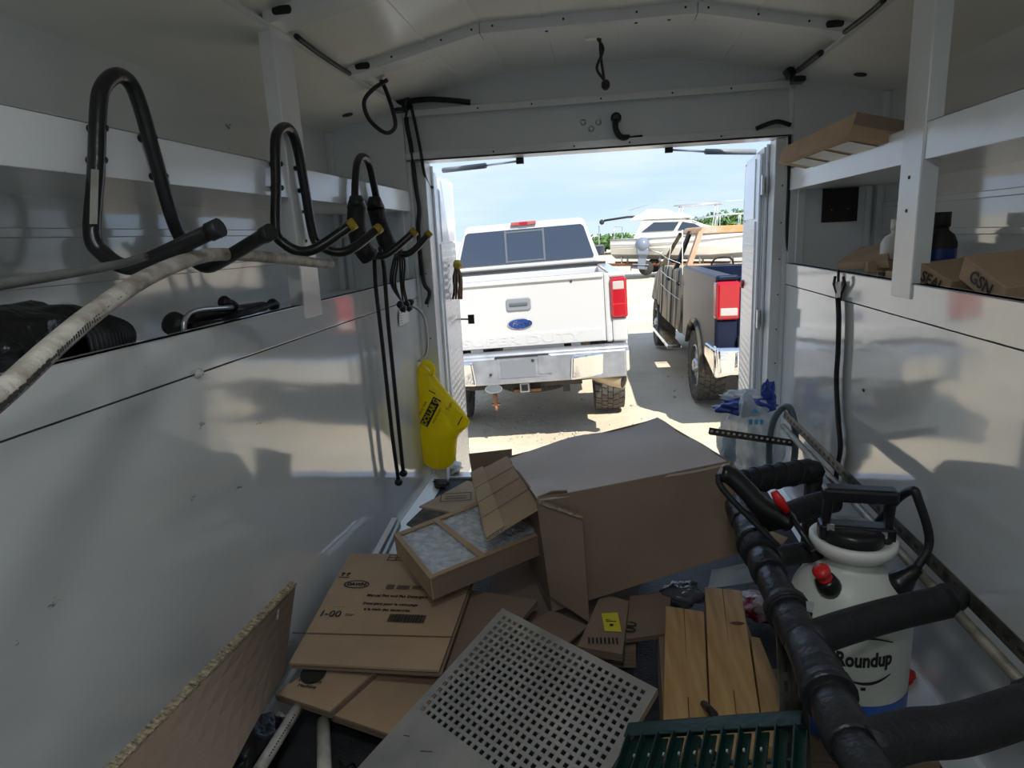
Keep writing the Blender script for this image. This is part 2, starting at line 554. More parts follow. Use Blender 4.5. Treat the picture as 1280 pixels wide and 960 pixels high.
# ------------------------------------------------------------------ roof
def roofz(x, lift=0.):
    c = -.0376; a = abs(x - c)
    return (1.600 if a < .30 else 1.600 - (a - .30) * .215) + lift
b = MB()
xs = (XL - .01, -.3376, .2624, XR + .01)
prof = [(x, roofz(x)) for x in xs] + [(x, roofz(x) + .02) for x in xs[::-1]]
b.prism(prof, 'y', YB, 2.60)
ceiling = struct('ceiling', b, M['roof'])
for y0 in (-.0, .49, .985, YP - .03, 1.985):                        # roof bows
    b = MB()
    for x0, x1 in ((XL, -.3376), (-.3376, .2624), (.2624, XR)):
        za, zb = roofz(x0) - .029, roofz(x1) - .029
        if x0 == XL: za = Z5 + .001
        if x1 == XR: zb = Z5 + .001
        e0, e1 = (.0008 if x0 > XL else 0), (.0008 if x1 < XR else 0)
        b.hexa([(x0 + e0, y0, za), (x1 - e1, y0, zb), (x1 - e1, y0 + .075, zb), (x0 + e0, y0 + .075, za),
                (x0 + e0, y0, za + .036), (x1 - e1, y0, zb + .036), (x1 - e1, y0 + .075, zb + .036), (x0 + e0, y0 + .075, za + .036)])
    bow = struct('roof_bow', b, M['frame'], ceiling, bevel=.002)
    b = MB()
    q = Matrix.Rotation(math.pi / 2, 4, 'X')
    for x in (-.60, -.45, -.36, -.30, -.10, .10, .23, .29, .42, .55):
        b.lathe([(.0032, 0), (.0032, .0016)], 8, (x, y0 + .0005, roofz(x) - .012), q)
    for x in (-.15, .10, .19): b.lathe([(.005, -.0016), (.005, 0)], 10, (x, y0 + .035, 1.571))
    for x in (-.69, .615):                                          # oblong cable holes
        b.prism([(x - .016 + .007 * math.cos(t), roofz(x) - .010 + .009 * math.sin(t)) for t in [R3(a) for a in range(90, 271, 30)]] +
                [(x + .016 + .007 * math.cos(t), roofz(x) - .010 + .009 * math.sin(t)) for t in [R3(a) for a in range(-90, 91, 30)]], 'y', y0 - .0012, y0 + .001)
    struct('bow_hole', b, M['ink'], ceiling)
# edge rail the bows land on, and seams of the roof sheets
b = MB()
for sx, k in ((XL, 1), (XR, -1)):
    b.bb(sx - k * .012, sx + k * .018, YB, YR, Z5, Z5 + .004)
    b.bb(sx - k * .016, sx - k * .008, YB, YR + .02, Z5, 1.54)
struct('edge_rail', b, M['frame'], ceiling)
b = MB()
for x in (-.50, -.16, .06, .42):
    b.hexa([(x - .004, YB, roofz(x - .004) - .004), (x + .004, YB, roofz(x + .004) - .004), (x + .004, 2.5, roofz(x + .004) - .004), (x - .004, 2.5, roofz(x - .004) - .004),
            (x - .004, YB, roofz(x - .004) + .002), (x + .004, YB, roofz(x + .004) + .002), (x + .004, 2.5, roofz(x + .004) + .002), (x - .004, 2.5, roofz(x - .004) + .002)])
struct('roof_seam', b, M['roof'], ceiling)

# ------------------------------------------------------------------ rear wall round the door opening
b = MB()
b.bb(XL, XR, YR, YR + .02, ZH + .03, ZT - .012)
rear = struct('wall_rear', b, M['header'])
b = MB(); b.bb(XL, XR, YR - .022, YR + .08, ZH, ZH + .008); b.bb(XL, XR, YR - .022, YR - .018, ZH, ZH + .032); b.bb(XL, XR, YR - .018, YR + .0, ZH + .028, ZH + .032)
struct('header_bottom_channel', b, M['frame'], rear, bevel=.0015)
b = MB(); b.bb(XL, XR, YR - .022, YR + .02, ZT - .012, ZT - .008); b.bb(XL, XR, YR - .024, YR - .020, ZT - .03, ZT - .006)
struct('header_top_channel', b, M['frame'], rear, bevel=.0015)
b = MB()
b.prism([(XL, ZT - .01), (XR, ZT - .01), (XR, roofz(XR)), (.2624, 1.60), (-.3376, 1.60), (XL, roofz(XL))], 'y', YR + .012, YR + .03)
struct('gable', b, M['header'], rear)
b = MB()
for x0, x1 in ((XL, -.672), (.612, XR)):
    b.bb(x0, x1, YR + .0, YR + .09, 0, ZH)
struct('door_jamb', b, M['frame'], rear, bevel=.004)
b = MB()
for x in (-.668, .606): b.tube([(x, YR + .085, .01), (x, YR + .085, ZH - .01)], .006, 6)
struct('door_seal', b, M['lip'], rear)
b = MB()
q = Matrix.Rotation(math.pi / 2, 4, 'X')
for i in range(9):
    for x in (-.700, .640): b.lathe([(.003, 0), (.003, .0015)], 6, (x, YR - .0, .1 + i * .13), q)
for x in (-.45, -.25, .0, .25, .45): b.lathe([(.0035, 0), (.0035, .002)], 8, (x, YR - .023, ZT - .018), q)
for x in (-.4, -.1, .1, .42): b.lathe([(.0035, 0), (.0035, .002)], 8, (x, YR - .022, ZH + .016), q)
struct('rivet', b, M['ink'], rear)
for p_ in ((729, 153), (748, 153), (739, 161)):
    c = at(*p_, Y=YR)
    b = MB(); b.lathe([(.011, 0), (.011, .004), (.006, .007), (.001, .008)], 14, c, q)
    struct('panel_bolt', b, M['alu'], rear)
# outer skins, so the body is a body from outside as well
b = MB()
for sx, k in ((XL, 1), (XR, -1)):
    o = sx - k * (DC + .04)
    b.bb(o - k * .01, o, YB, YR + .04, -.25, ZC + .03)
    b.bb(o, sx + k * .0, YR + .002, YR + .05, -.25, Z5)
b.bb(XL - .35, XR + .35, YB - .02, YB, -.25, 1.64)
b.prism([(XL - .36, ZC + .03), (XR + .36, ZC + .03), (XR + .02, 1.55), (.28, 1.65), (-.36, 1.65), (XL - .02, 1.55)], 'y', YB - .02, YB)
front = struct('wall_front', b, M['skinbody'])
b = MB(); b.bb(XL - .2, XR + .2, 2.45, 2.78, -.42, -.30); b.bb(XL - .1, XR + .1, YB, 2.45, -.40, -.05)
struct('bumper_step', b, M['under'], front)

# ------------------------------------------------------------------ the two swung-back doors
def door(nm, pts, k, ztop, zbot, plate_top):
    """pts: hinge and free edge on plan; k: +1 when its inner face looks to +x"""
    h, f = Vector((*pts[0], 0)), Vector((*pts[1], 0))
    u = (f - h).normalized(); n = Vector((0, 0, 1)).cross(u) * (-k)
    n = n if n.x * k > 0 else -n
    Lh = (f - h).length
    def P(s, t, z): return h + u * s + n * t + Vector((0, 0, z))
    def slab(s0, s1, t0, t1, z0, z1):
        return [P(s0, t0, z0), P(s1, t0, z0), P(s1, t1, z0), P(s0, t1, z0), P(s0, t0, z1), P(s1, t0, z1), P(s1, t1, z1), P(s0, t1, z1)]
    b = MB(); b.hexa(slab(0, Lh, -.045, -.004, zbot, ztop))
    d = b.build(nm, M['frame'], base=(0, 0, 0)); d['kind'] = 'structure'
    b = MB(); b.hexa(slab(.22, Lh - .015, -.004, .001, plate_top + .01, ztop - .02))
    struct('door_upper_skin', b, M['lip'], d, bevel=.002)
    b = MB(); b.hexa(slab(.17, Lh - .015, -.004, .002, zbot + .02, plate_top))
    pl = struct('tread_plate', b, M['alu'], d)
    b = MB()
    i = 0
    z = zbot + .04
    while z < plate_top - .02:
        s = .19 + (.017 if i % 2 else 0)
        while s < Lh - .03:
            a = .5 if (int(s / .034) + i) % 2 else -.5
            ca, sa = math.cos(a), math.sin(a)
            c = P(s, .002, z)
            e1 = (u * sa + Vector((0, 0, ca))) * .013; e2 = (u * ca - Vector((0, 0, sa))) * .005
            b.add([c - e1, c + e2, c + e1, c - e2, c + n * .0028], [(0, 1, 4), (1, 2, 4), (2, 3, 4), (3, 0, 4)])
            s += .034
        z += .032; i += 1
    tr = struct('tread_diamonds', b, M['alu'], pl); tr['kind'] = 'stuff'
    b = MB(); b.tube([P(.02, .002, zbot + .02), P(.02, .002, ztop - .02)], .006, 6)
    b.tube([P(Lh - .004, -.002, zbot + .01), P(Lh - .004, -.002, ztop - .01)], .005, 6)
    struct('door_edge_seal', b, M['lip'], d)
    b = MB()
    for zz in (.15, .65, 1.15): b.hexa(slab(-.03, .05, -.004, .003, zz - .035, zz + .035))
    struct('hinge_leaf', b, M['alu'], d)
    return d, P
door_l, PL = door('door_1', ((-.684, 2.635), (-.724, 3.22)), 1, 1.285, -.20, .99)
door_r, PRr = door('door_2', ((.590, 2.635), (.646, 3.22)), -1, 1.285, -.20, 1.02)
b = MB(); b.tube([at(576, 399, Y=3.2), at(585, 399, Y=3.19)], .004, 6); b.box(at(589, 399, Y=3.19), (.03, .012, .045))
struct('latch_knob', b, M['ink'], door_l)
b = MB(); c = at(931, 355, Y=3.12); b.lathe([(.020, 0), (.020, .012), (.012, .02)], 16, c, Matrix.Rotation(-math.pi / 2, 4, 'Y'))
struct('red_reflector', b, M['red'], door_r, label='round red reflector on the right door')
# made-up fill lamps, added unseen behind the viewer to brighten the interior
for y_ in (-.35, .25):
    dl = thing('fill_lamp', 'added round white fill lamp on the van roof ' + ('against the front bulkhead' if y_ < 0 else 'just behind the viewer'), 'lamp', (-.0376, y_, 1.575), group='fill lamps added out of view')
    b = MB(); b.lathe([(.085, .025), (.085, .008), (.07, 0)], 28, (-.0376, y_, 1.575)); b.build('fill_lamp_base', M['whiteplastic'], dl)
    b = MB(); b.lathe([(.072, .002), (.06, -.012), (.03, -.02), (.001, -.021)], 28, (-.0376, y_, 1.575)); b.build('fill_lamp_lens', M['fill_lens'], dl)
    ll = bpy.data.lights.new('fill_lamp_light', 'AREA'); ll.shape = 'DISK'; ll.size = .14; ll.energy = FILL_POWER; ll.color = (.90, .96, 1)
    lo_ = bpy.data.objects.new('fill_lamp_light', ll); lo_.parent = dl; lo_.location = (0, 0, -.03); COL.objects.link(lo_)
# gas struts
def strut(a, m_, e, lab):
    t = thing('gas_strut', lab, 'strut', a)
    b = MB(); b.tube([a, m_], .011, 10); b.build('strut_cylinder', M['grey'], t)
    b = MB(); b.tube([m_, e], .0045, 8); b.build('strut_rod', M['alu'], t)
    b = MB(); b.box(e, (.028, .02, .022)); b.box(e + Vector((0, 0, .022)), (.055, .02, .012)); b.build('end_bracket', M['ink'], t)
strut(at(554, 213, Y=2.86), at(607, 207, Y=2.76), at(650, 201, Y=2.62), 'grey gas strut holding the left rear door open')
strut(at(944, 190, Y=2.86), at(882, 189.5, Y=2.76), at(836, 187, Y=2.62), 'grey gas strut holding the right rear door open')

# ================================================================== GROUND
GZ0, GSL = -.96, .028
def gz(x, y): return GZ0 + GSL * max(-3, min(6, x))
sand = mat('pale coral sand', (.66, .56, .41), .95, col2=(.50, .425, .31), vscale=.9, lo=.3, hi=.62, bump=.35, bscale=26, bump2=.25, b2scale=5, detail=9)
b = MB()
gx = [-220, -90, -40, -20, -10] + [-6 + .25 * i for i in range(49)] + [10, 20, 40, 90, 220]
gy = [-60, -20, -6] + [.5 * i for i in range(0, 6)] + [3 + .2 * i for i in range(50)] + [14, 17, 22, 30, 45, 70, 120, 250, 600]
vs, fs = [], []
for y in gy:
    for x in gx:
        z = gz(x, y)
        if -7 < x < 7 and 2 < y < 16: z += .022 * noise.noise(Vector((x * 1.1, y * 1.1, 0))) + .008 * noise.noise(Vector((x * 4, y * 4, 3)))
        vs.append((x, y, z))
W_ = len(gx)
for j in range(len(gy) - 1):
    for i in range(W_ - 1): fs.append((j * W_ + i, j * W_ + i + 1, (j + 1) * W_ + i + 1, (j + 1) * W_ + i))
b.add(vs, fs, True)
ground = struct('ground', b, sand)
b = MB()
rr = random.Random(4)
for i in range(260):
    if i < 150: x, y = rr.gauss(-.55, .38), rr.gauss(6.25, .45)
    else: x, y = rr.uniform(-2.2, 2.2), rr.uniform(4.2, 9)
    b.ball((x, y, gz(x, y) + .004), rr.uniform(.006, .022), 1, sc=(1, 1, .6), rough=.4, seed=i)
g = struct('gravel', b, mat('coral pebbles', (.50, .46, .39), .95, var=.4, vscale=30), ground); g['kind'] = 'stuff'
# ================================================================== OUTSIDE: wheels, pick-ups, boat, trees
def wheel(parent, c, R, w, rim, side_, seed=0):
    """axle along local x; side_ = outward sign"""
    qx = Matrix.Rotation(math.pi / 2, 4, 'Y')
    h = w / 2
    b = MB(); b.lathe([(R * .60, -h * .85), (R * .80, -h), (R * .95, -h * .93), (R * .975, -h * .6), (R * .975, h * .6), (R * .95, h * .93), (R * .80, h), (R * .60, h * .85)], 40, c, qx, cap=False)
    ty = b.build('tyre', M['tyre'], parent)
    b = MB()
    n = 30
    for i in range(n):
        a0 = 2 * math.pi * i / n
        for j, (x0, x1) in enumerate(((-.98, -.60), (-.54, -.20), (-.14, .14), (.20, .54), (.60, .98))):
            a = a0 + (.09 if j % 2 else 0) + .02 * j
            da = math.pi / n * .80
            r0 = R * .965 if abs(x0 + x1) < 1.4 else R * .935
            r1 = R * 1.0 if abs(x0 + x1) < 1.4 else R * .985
            sk = .05 if j < 2 else (-.05 if j > 2 else .03)
            p = []
            for rr_ in (r0, r1):
                for aa, xx, s_ in ((a - da, x0, 0), (a - da, x1, sk), (a + da, x1, sk), (a + da, x0, 0)):
                    p.append(Vector(c) + Vector((xx * h, rr_ * math.cos(aa + s_), rr_ * math.sin(aa + s_))))
            b.hexa(p)
    tr = b.build('tread_block', M['tyre'], ty); tr['kind'] = 'stuff'
    b = MB(); s = side_
    b.lathe([(R * .60, -h * .8), (R * .58, h * .1), (R * .60, h * .86), (R * .56, h * .9)], 36, c, qx if s > 0 else Matrix.Rotation(-math.pi / 2, 4, 'Y'), cap=False)
    for i in range(8):
        a = 2 * math.pi * i / 8
        e_ = Vector((0, math.cos(a), math.sin(a)))
        t_ = Vector((0, -math.sin(a), math.cos(a)))
        c0 = Vector(c) + Vector((s * h * .55, 0, 0))
        p = []
        for xx in (-.02, .02):
            for rr_, ww in ((R * .12, .05), (R * .57, .035)):
                for sg in (-1, 1): p.append(c0 + Vector((s * xx, 0, 0)) + e_ * rr_ + t_ * sg * ww)
        b.hexa([p[0], p[1], p[3], p[2], p[4], p[5], p[7], p[6]])
    b.lathe([(R * .20, -.04), (R * .20, .05), (R * .14, .07)], 18, Vector(c) + Vector((s * h * .55, 0, 0)), qx if s > 0 else Matrix.Rotation(-math.pi / 2, 4, 'Y'))
    b.build('wheel_rim', rim, ty)
    return ty

def arc(cy, cz, r, a0, a1, n=12):
    return [(cy + r * math.cos(R3(a0 + (a1 - a0) * i / n)), cz + r * math.sin(R3(a0 + (a1 - a0) * i / n))) for i in range(n + 1)]

def fender(b, x0, x1, y0, y1, zb, zt, wy, wz, wr):
    poly = [(y0, zt), (y0, zb)] + [p for p in arc(wy, wz, wr, 180 - math.degrees(math.asin((zb - wz) / wr)), math.degrees(math.asin((zb - wz) / wr)))] + [(y1, zb), (y1, zt)]
    b.prism(poly, 'x', x0, x1)

def ellipse(a, c, n=28): return [(a * math.cos(2 * math.pi * i / n), c * math.sin(2 * math.pi * i / n)) for i in range(n)]

# ---------------------------------------------------------------- white pick-up
WT = thing('pickup_truck', 'white crew-cab pickup truck parked tail towards the open doors', 'truck', (-.745, 6.05, GZ0 - .005), (0, R3(-2.1), R3(4.0)), local=True)
WT.rotation_mode = 'XYZ'
b = MB()
fender(b, .86, 1.0, .05, 2.02, .86, 1.575, 1.12, .45, .56); fender(b, -1.0, -.86, .05, 2.02, .86, 1.575, 1.12, .45, .56)
b.bb(-.88, .88, .06, 2.02, .95, 1.02); b.bb(-.88, .88, 1.96, 2.02, 1.02, 1.55)
b.bb(.86, 1.0, -.005, .06, .94, 1.16); b.bb(-1.0, -.86, -.005, .06, .94, 1.16)
b.bb(.84, 1.0, -.005, .06, 1.535, 1.585); b.bb(-1.0, -.84, -.005, .06, 1.535, 1.585)
b.bb(.80, .86, .0, .06, .94, 1.58); b.bb(-.86, -.80, .0, .06, .94, 1.58)
bed = b.build('truck_bed', M['white'], WT, bevel=.018)
b = MB(); b.bb(-.795, .795, -.01, .05, .955, 1.57); b.bb(-.795, .795, -.03, .05, 1.55, 1.592)
b.prism([(-.022, .962), (-.022, 1.075), (-.01, 1.092), (-.01, .955)], 'x', -.78, .78)
tg = b.build('tailgate', M['white'], WT, bevel=.012)
lettering('SUPER DUTY', tg, (0, -.0215, 1.018), (1, 0, 0), (0, 0, 1), .105, M['white'], 'embossed_lettering', ext=.003, lift=.0, sx=1.9, bold=.002)
b = MB(); b.prism([(x, 1.355 + z) for x, z in ((-.10, -.055), (.10, -.055), (.115, -.04), (.115, .045), (.10, .06), (-.10, .06), (-.115, .045), (-.115, -.04))], 'y', -.024, -.008)
hd = b.build('tailgate_handle', M['grey'], tg, bevel=.006)
b = MB(); b.bb(-.085, .085, -.034, -.02, 1.345, 1.375); b.build('handle_grip', M['glassframe'], hd, bevel=.006)
b = MB(); b.prism([(x, z + 1.175) for x, z in ellipse(.118, .050)], 'y', -.022, -.008)
em = b.build('tailgate_badge', M['chrome'], tg, bevel=.003)
b = MB(); b.prism([(x, z + 1.175) for x, z in ellipse(.108, .042)], 'y', -.026, -.01); b.build('badge_field', M['blueoval'], em)
lettering('Ford', em, (0, -.0265, 1.176), (1, 0, 0), (0, 0, 1), .066, M['chrome'], 'badge_lettering', ext=.001, shear=.35, sx=1.25)
b = MB(); b.lathe([(.011, 0), (.011, .004)], 12, (.50, -.011, 1.53), Matrix.Rotation(math.pi / 2, 4, 'X')); b.build('tailgate_lock', M['ink'], tg)
for s in (1, -1):                                                   # tail lamps
    b = MB(); b.bb(s * .855, s * 1.006, -.035, .14, 1.165, 1.535)
    tl = b.build('tail_light', M['redlens'], WT, bevel=.022, seg=3)
    b = MB(); b.bb(s * .875, s * .98, -.040, -.02, 1.425, 1.505); b.build('reverse_lens', M['clearlens'], tl, bevel=.01)
    b = MB(); b.bb(s * .87, s * .99, -.037, -.03, 1.29, 1.298); b.build('lens_rib', M['red'], tl)
# cab
b = MB()
b.hexa([(-.98, 2.06, .78), (.98, 2.06, .78), (.98, 4.75, .78), (-.98, 4.75, .78), (-.97, 2.06, 1.60), (.97, 2.06, 1.60), (.97, 4.75, 1.60), (-.97, 4.75, 1.60)])
b.hexa([(-.93, 2.06, 1.58), (.93, 2.06, 1.58), (.93, 4.75, 1.58), (-.93, 4.75, 1.58), (-.74, 2.20, 2.15), (.74, 2.20, 2.15), (.72, 3.95, 2.15), (-.72, 3.95, 2.15)])
cab = b.build('cab', M['white'], WT, bevel=.055, seg=4)
def onrear(x, z, o=0.): return Vector((x, 2.06 + (z - 1.58) * .14 / .57 - .012 - o, z))
def pane(pts, o0, o1):
    b = MB(); n = len(pts)
    b.add([onrear(x, z, o1) for x, z in pts] + [onrear(x, z, o0) for x, z in pts], [list(range(n))[::-1], list(range(n, 2 * n))] + [(i, (i + 1) % n, n + (i + 1) % n, n + i) for i in range(n)])
    return b
def trap(x0, x1, z0, z1):
    f0, f1 = 1 - (z0 - 1.66) * .32, 1 - (z1 - 1.66) * .32
    return [(x0 * f0, z0), (x1 * f0, z0), (x1 * f1, z1), (x0 * f1, z1)]
o = pane([(-.83, 1.665), (.83, 1.665), (.835, 1.69), (.735, 2.04), (.70, 2.068), (-.70, 2.068), (-.735, 2.04), (-.835, 1.69)], -.02, .004).build('rear_window', M['glass'], WT)
b = MB()
for xx in (-.235, .235): b.add(*(lambda q: (q.v, q.f))(pane([(xx - .012, 1.67), (xx + .012, 1.67), (xx + .012, 2.06), (xx - .012, 2.06)], .0, .010)))
for zz in (1.675, 2.03): b.add(*(lambda q: (q.v, q.f))(pane([(-.235, zz), (.235, zz), (.235, zz + .018), (-.235, zz + .018)], .0, .009)))
b.build('sliding_pane_frame', M['glassframe'], o)
b = MB(); b.bb(-.155, .155, 2.155, 2.21, 2.112, 2.155); bl = b.build('third_brake_light', M['amber'], WT, bevel=.008)
b = MB(); b.bb(-.05, .05, 2.150, 2.16, 2.117, 2.15); b.build('brake_lens', M['redlens'], bl)
b = MB(); b.bb(-.97, .97, 2.02, 2.08, 1.575, 1.60); b.build('cab_gap', M['ink'], WT)
for s in (1, -1):
    for y0, y1 in ((2.35, 3.2), (3.3, 4.15)):
        b = MB()
        P_ = lambda y, z: Vector((s * (.935 - (z - 1.58) * .19 / .52 * 1.0), y, z))
        q = [P_(y0, 1.64), P_(y1, 1.64), P_(y1 - .12, 2.02), P_(y0 + .06, 2.02)]
        b.add(q + [p - Vector((s * .02, 0, 0)) for p in q], [(0, 1, 2, 3), (7, 6, 5, 4), (0, 4, 5, 1), (1, 5, 6, 2), (2, 6, 7, 3), (3, 7, 4, 0)])
        b.build('side_window', M['glass'], WT)
    b = MB(); b.bb(s * .97, s * 1.12, 4.15, 4.24, 1.60, 1.76); mr = b.build('wing_mirror', M['glassframe'], WT, bevel=.03)
    b = MB(); b.bb(s * .985, s * 1.105, 4.145, 4.152, 1.62, 1.74); b.build('mirror_glass', M['glass'], mr)
    b = MB(); b.tube([(s * .93, 4.22, 1.66), (s * 1.05, 4.20, 1.68)], .02, 6); b.build('mirror_arm', M['glassframe'], mr)
b = MB()
fender(b, .86, 1.0, 4.75, 6.2, .80, 1.45, 5.35, .45, .52); fender(b, -1.0, -.86, 4.75, 6.2, .80, 1.45, 5.35, .45, .52)
b.hexa([(-.9, 4.7, 1.2), (.9, 4.7, 1.2), (.9, 6.22, 1.2), (-.9, 6.22, 1.2), (-.9, 4.7, 1.58), (.9, 4.7, 1.58), (.88, 6.22, 1.44), (-.88, 6.22, 1.44)])
b.build('bonnet', M['white'], WT, bevel=.03)
b = MB(); b.hexa([(-.86, 4.62, 1.56), (.86, 4.62, 1.56), (.86, 4.70, 1.56), (-.86, 4.70, 1.56), (-.68, 4.02, 2.05), (.68, 4.02, 2.05), (.68, 4.08, 2.05), (-.68, 4.08, 2.05)]); b.build('windscreen', M['glass'], WT)
# bumper
b = MB()
b.bb(-.96, .96, -.18, .02, .635, .90); b.bb(-.99, .99, -.15, .03, .84, .925)
bp = b.build('rear_bumper', M['bumper'], WT, bevel=.02)
for s in (1, -1):
    b = MB(); b.hexa([(s * .44, -.215, .64), (s * .99, -.15, .68), (s * 1.0, .10, .68), (s * .44, -.10, .64), (s * .46, -.215, .865), (s * 1.0, -.15, .895), (s * 1.0, .10, .895), (s * .46, -.10, .865)])
    b.build('chrome_end', M['chrome'], bp, bevel=.02, seg=3)
b = MB(); b.bb(-.235, .235, -.185, -.17, .695, .90); rp = b.build('plate_recess', M['bumper'], bp, bevel=.004)
b = MB(); b.bb(-.20, .12, -.19, -.18, .70, .86); b.build('plate_holder', mat('plate grey', (.16, .17, .19), .5), bp)
b = MB(); b.bb(-.25, .25, -.188, -.18, .885, .905); b.build('plate_lamp_slot', M['ink'], bp)
b = MB(); b.bb(.15, .27, -.192, -.18, .72, .89); b.build('plug_socket', M['bumper'], bp)
b = MB()
for x, z in ((-.30, .74), (.10, .85)): b.lathe([(.014, 0), (.014, .004)], 10, (x, -.191, z), Matrix.Rotation(math.pi / 2, 4, 'X'))
b.build('bumper_bolt', M['ink'], bp)
# underside
b = MB(); b.bb(-.55, .55, .05, .14, .545, .64); b.tube([(-.86, .12, .56), (.86, .12, .60)], .03, 8); b.bb(-.48, -.40, .1, 6, .56, .74); b.bb(.40, .48, .1, 6, .56, .74)
b.tube([(-.85, 1.12, .43), (.85, 1.12, .43)], .055, 10); b.ball((0, 1.12, .43), .17, 2)
b.bb(-.80, -.72, .2, .8, .46, .54); b.bb(.36, .43, .25, .4, .43, .62)
b.build('chassis', M['under'], WT)
b = MB(); b.bb(-.045, .045, -.10, .12, .53, .62); rc = b.build('tow_receiver', M['bumper'], WT, bevel=.005)
b = MB(); b.bb(-.03, .03, -.105, -.09, .545, .605); b.build('receiver_bore', M['ink'], rc)
b = MB(); b.bb(-.11, .15, -.02, .06, .515, .54); b.build('receiver_flange', M['rustlight'], rc)
b = MB(); b.prism([(-.30 + x, .575 + z) for x, z in ellipse(.085, .045, 16)], 'y', -.06, -.02); b.build('trailer_socket', M['chrome'], WT, bevel=.004)
b = MB(); b.tube([(-.30, .02, .53), (-.30, .02, .40)], .022, 6); b.tube([(-.34, .02, .40), (-.26, .02, .40)], .015, 6); b.tube([(-.30, .02, .40), (-.30, .02, .34)], .014, 6); b.build('rusty_hook', M['rustlight'], WT)
qs = Matrix.Rotation(.0, 4, 'X')
b = MB(); b.lathe([(.20, -.11), (.33, -.12), (.37, -.06), (.37, .06), (.33, .12), (.20, .11)], 32, (.06, .75, .52), qs)
for i in range(40):
    a = 2 * math.pi * i / 40; b.box((.06 + .372 * math.cos(a), .75 + .372 * math.sin(a), .52), (.018, .018, .2), Matrix.Rotation(a, 3, 'Z'))
b.build('spare_tyre', M['tyredark'], WT)
b = MB(); b.tube(smooth_path([(.50, .9, .55), (.60, .3, .62), (.72, .05, .60), (.90, -.08, .58)], 5), .055, 14, cap=False); b.tube([(.80, -.03, .59), (.93, -.11, .575)], [.06, .068], 16, cap=False)
ex = b.build('exhaust_pipe', mat('tan heat-stained tailpipe', (.45, .37, .24), .45, .6), WT)
b = MB(); b.tube([(.90, -.091, .579), (.925, -.107, .576)], .06, 16); b.build('exhaust_bore', M['ink'], ex)
for s in (1, -1):
    wheel(WT, (s * .86, 1.12, .43), .43, .32, M['grey'], s); wheel(WT, (s * .86, 5.35, .43), .43, .32, M['grey'], s)

# ---------------------------------------------------------------- fire-damaged dark pick-up
DT = thing('pickup_truck', 'dark navy pickup truck with a fire-burnt rusty cab, half hidden by the right door', 'truck', (2.035, 6.32, GZ0 + .055), (0, 0, R3(2.2)), local=True)
b = MB()
fender(b, .84, 1.0, .03, 1.98, .62, 1.475, 1.15, .39, .50)
fender(b, -1.0, -.84, .03, 1.98, .62, 1.475, 1.15, .39, .50)
b.bb(-.88, .88, .06, 1.98, .80, .86); b.bb(-.88, .88, 1.92, 1.98, .86, 1.47)
b.bb(-.80, .80, .0, .05, .80, 1.46)
b.bb(-1.0, -.8, -.005, .05, .78, 1.06); b.bb(.8, 1.0, -.005, .05, .78, 1.06); b.bb(-1.0, -.8, -.005, .05, 1.42, 1.475); b.bb(.8, 1.0, -.005, .05, 1.42, 1.475)
b.build('truck_bed', M['navy'], DT, bevel=.055, seg=4)
b = MB(); b.tube([(s_ * 1.0, y, z) for s_ in (-1,) for y, z in arc(1.15, .39, .52, 175, 25, 16)], .03, 6)
b.build('arch_sand_sheen', M['burnt'], DT)  # tan band stands for sand reflected in the arch paint, put in as colour
for s in (-1, 1):
    b = MB(); b.bb(s * .79, s * 1.006, -.035, .13, 1.06, 1.42); tl = b.build('tail_light', M['redlens'], DT, bevel=.03, seg=3)
    b = MB(); b.bb(s * .81, s * .97, -.042, -.02, 1.10, 1.175); b.build('reverse_lens', M['clearlens'], tl, bevel=.01)
b = MB(); b.hexa([(-1.0, -.17, .56), (1.0, -.17, .56), (1.0, .05, .56), (-1.0, .05, .56), (-1.02, -.15, .82), (1.02, -.15, .82), (1.02, .05, .82), (-1.02, .05, .82)])
b.hexa([(-1.03, -.14, .52), (-.80, -.18, .58), (-.80, .3, .58), (-1.04, .35, .66), (-1.03, -.12, .80), (-.80, -.16, .80), (-.80, .3, .80), (-1.04, .35, .80)])
bp = b.build('rear_bumper', M['chrome'], DT, bevel=.03, seg=3)
b = MB(); b.bb(-.8, .8, -.05, .03, .80, .90); b.build('bumper_top_pad', M['ink'], DT)
# burnt cab: doors, pillars, roof, no glass
b = MB()
b.hexa([(-.98, 2.03, .60), (-.88, 2.03, .60), (-.88, 4.5, .60), (-.98, 4.5, .60), (-.96, 2.03, 1.42), (-.88, 2.03, 1.42), (-.88, 4.5, 1.36), (-.96, 4.5, 1.36)])
b.hexa([(.88, 2.03, .60), (.98, 2.03, .60), (.98, 4.5, .60), (.88, 4.5, .60), (.88, 2.03, 1.42), (.96, 2.03, 1.42), (.96, 4.5, 1.36), (.88, 4.5, 1.36)])
b.bb(-.9, .9, 2.03, 2.09, .6, 1.42)
body = b.build('burnt_cab_body', M['burnt'], DT, bevel=.03)
for y0, y1 in ((2.12, 2.95), (3.02, 3.95)):
    b = MB(); b.hexa([(-1.015, y0, .62), (-.97, y0, .62), (-.97, y1, .62), (-1.015, y1, .62), (-.985, y0, 1.41), (-.94, y0, 1.41), (-.94, y1, 1.38), (-.985, y1, 1.38)])
    dd = b.build('burnt_door', M['burnt'], DT, bevel=.02)
    b = MB(); b.bb(-1.035, -1.01, y0 + .05, y0 + .2, 1.22, 1.26); b.build('door_handle', M['charred'], dd)
    b = MB(); b.hexa([(-1.02, y1 + .0, .64), (-.98, y1, .64), (-.98, y1 + .06, .64), (-1.02, y1 + .06, .64), (-.99, y1, 1.38), (-.95, y1, 1.38), (-.95, y1 + .06, 1.37), (-.99, y1 + .06, 1.37)]); b.build('door_gap', M['charred'], dd)
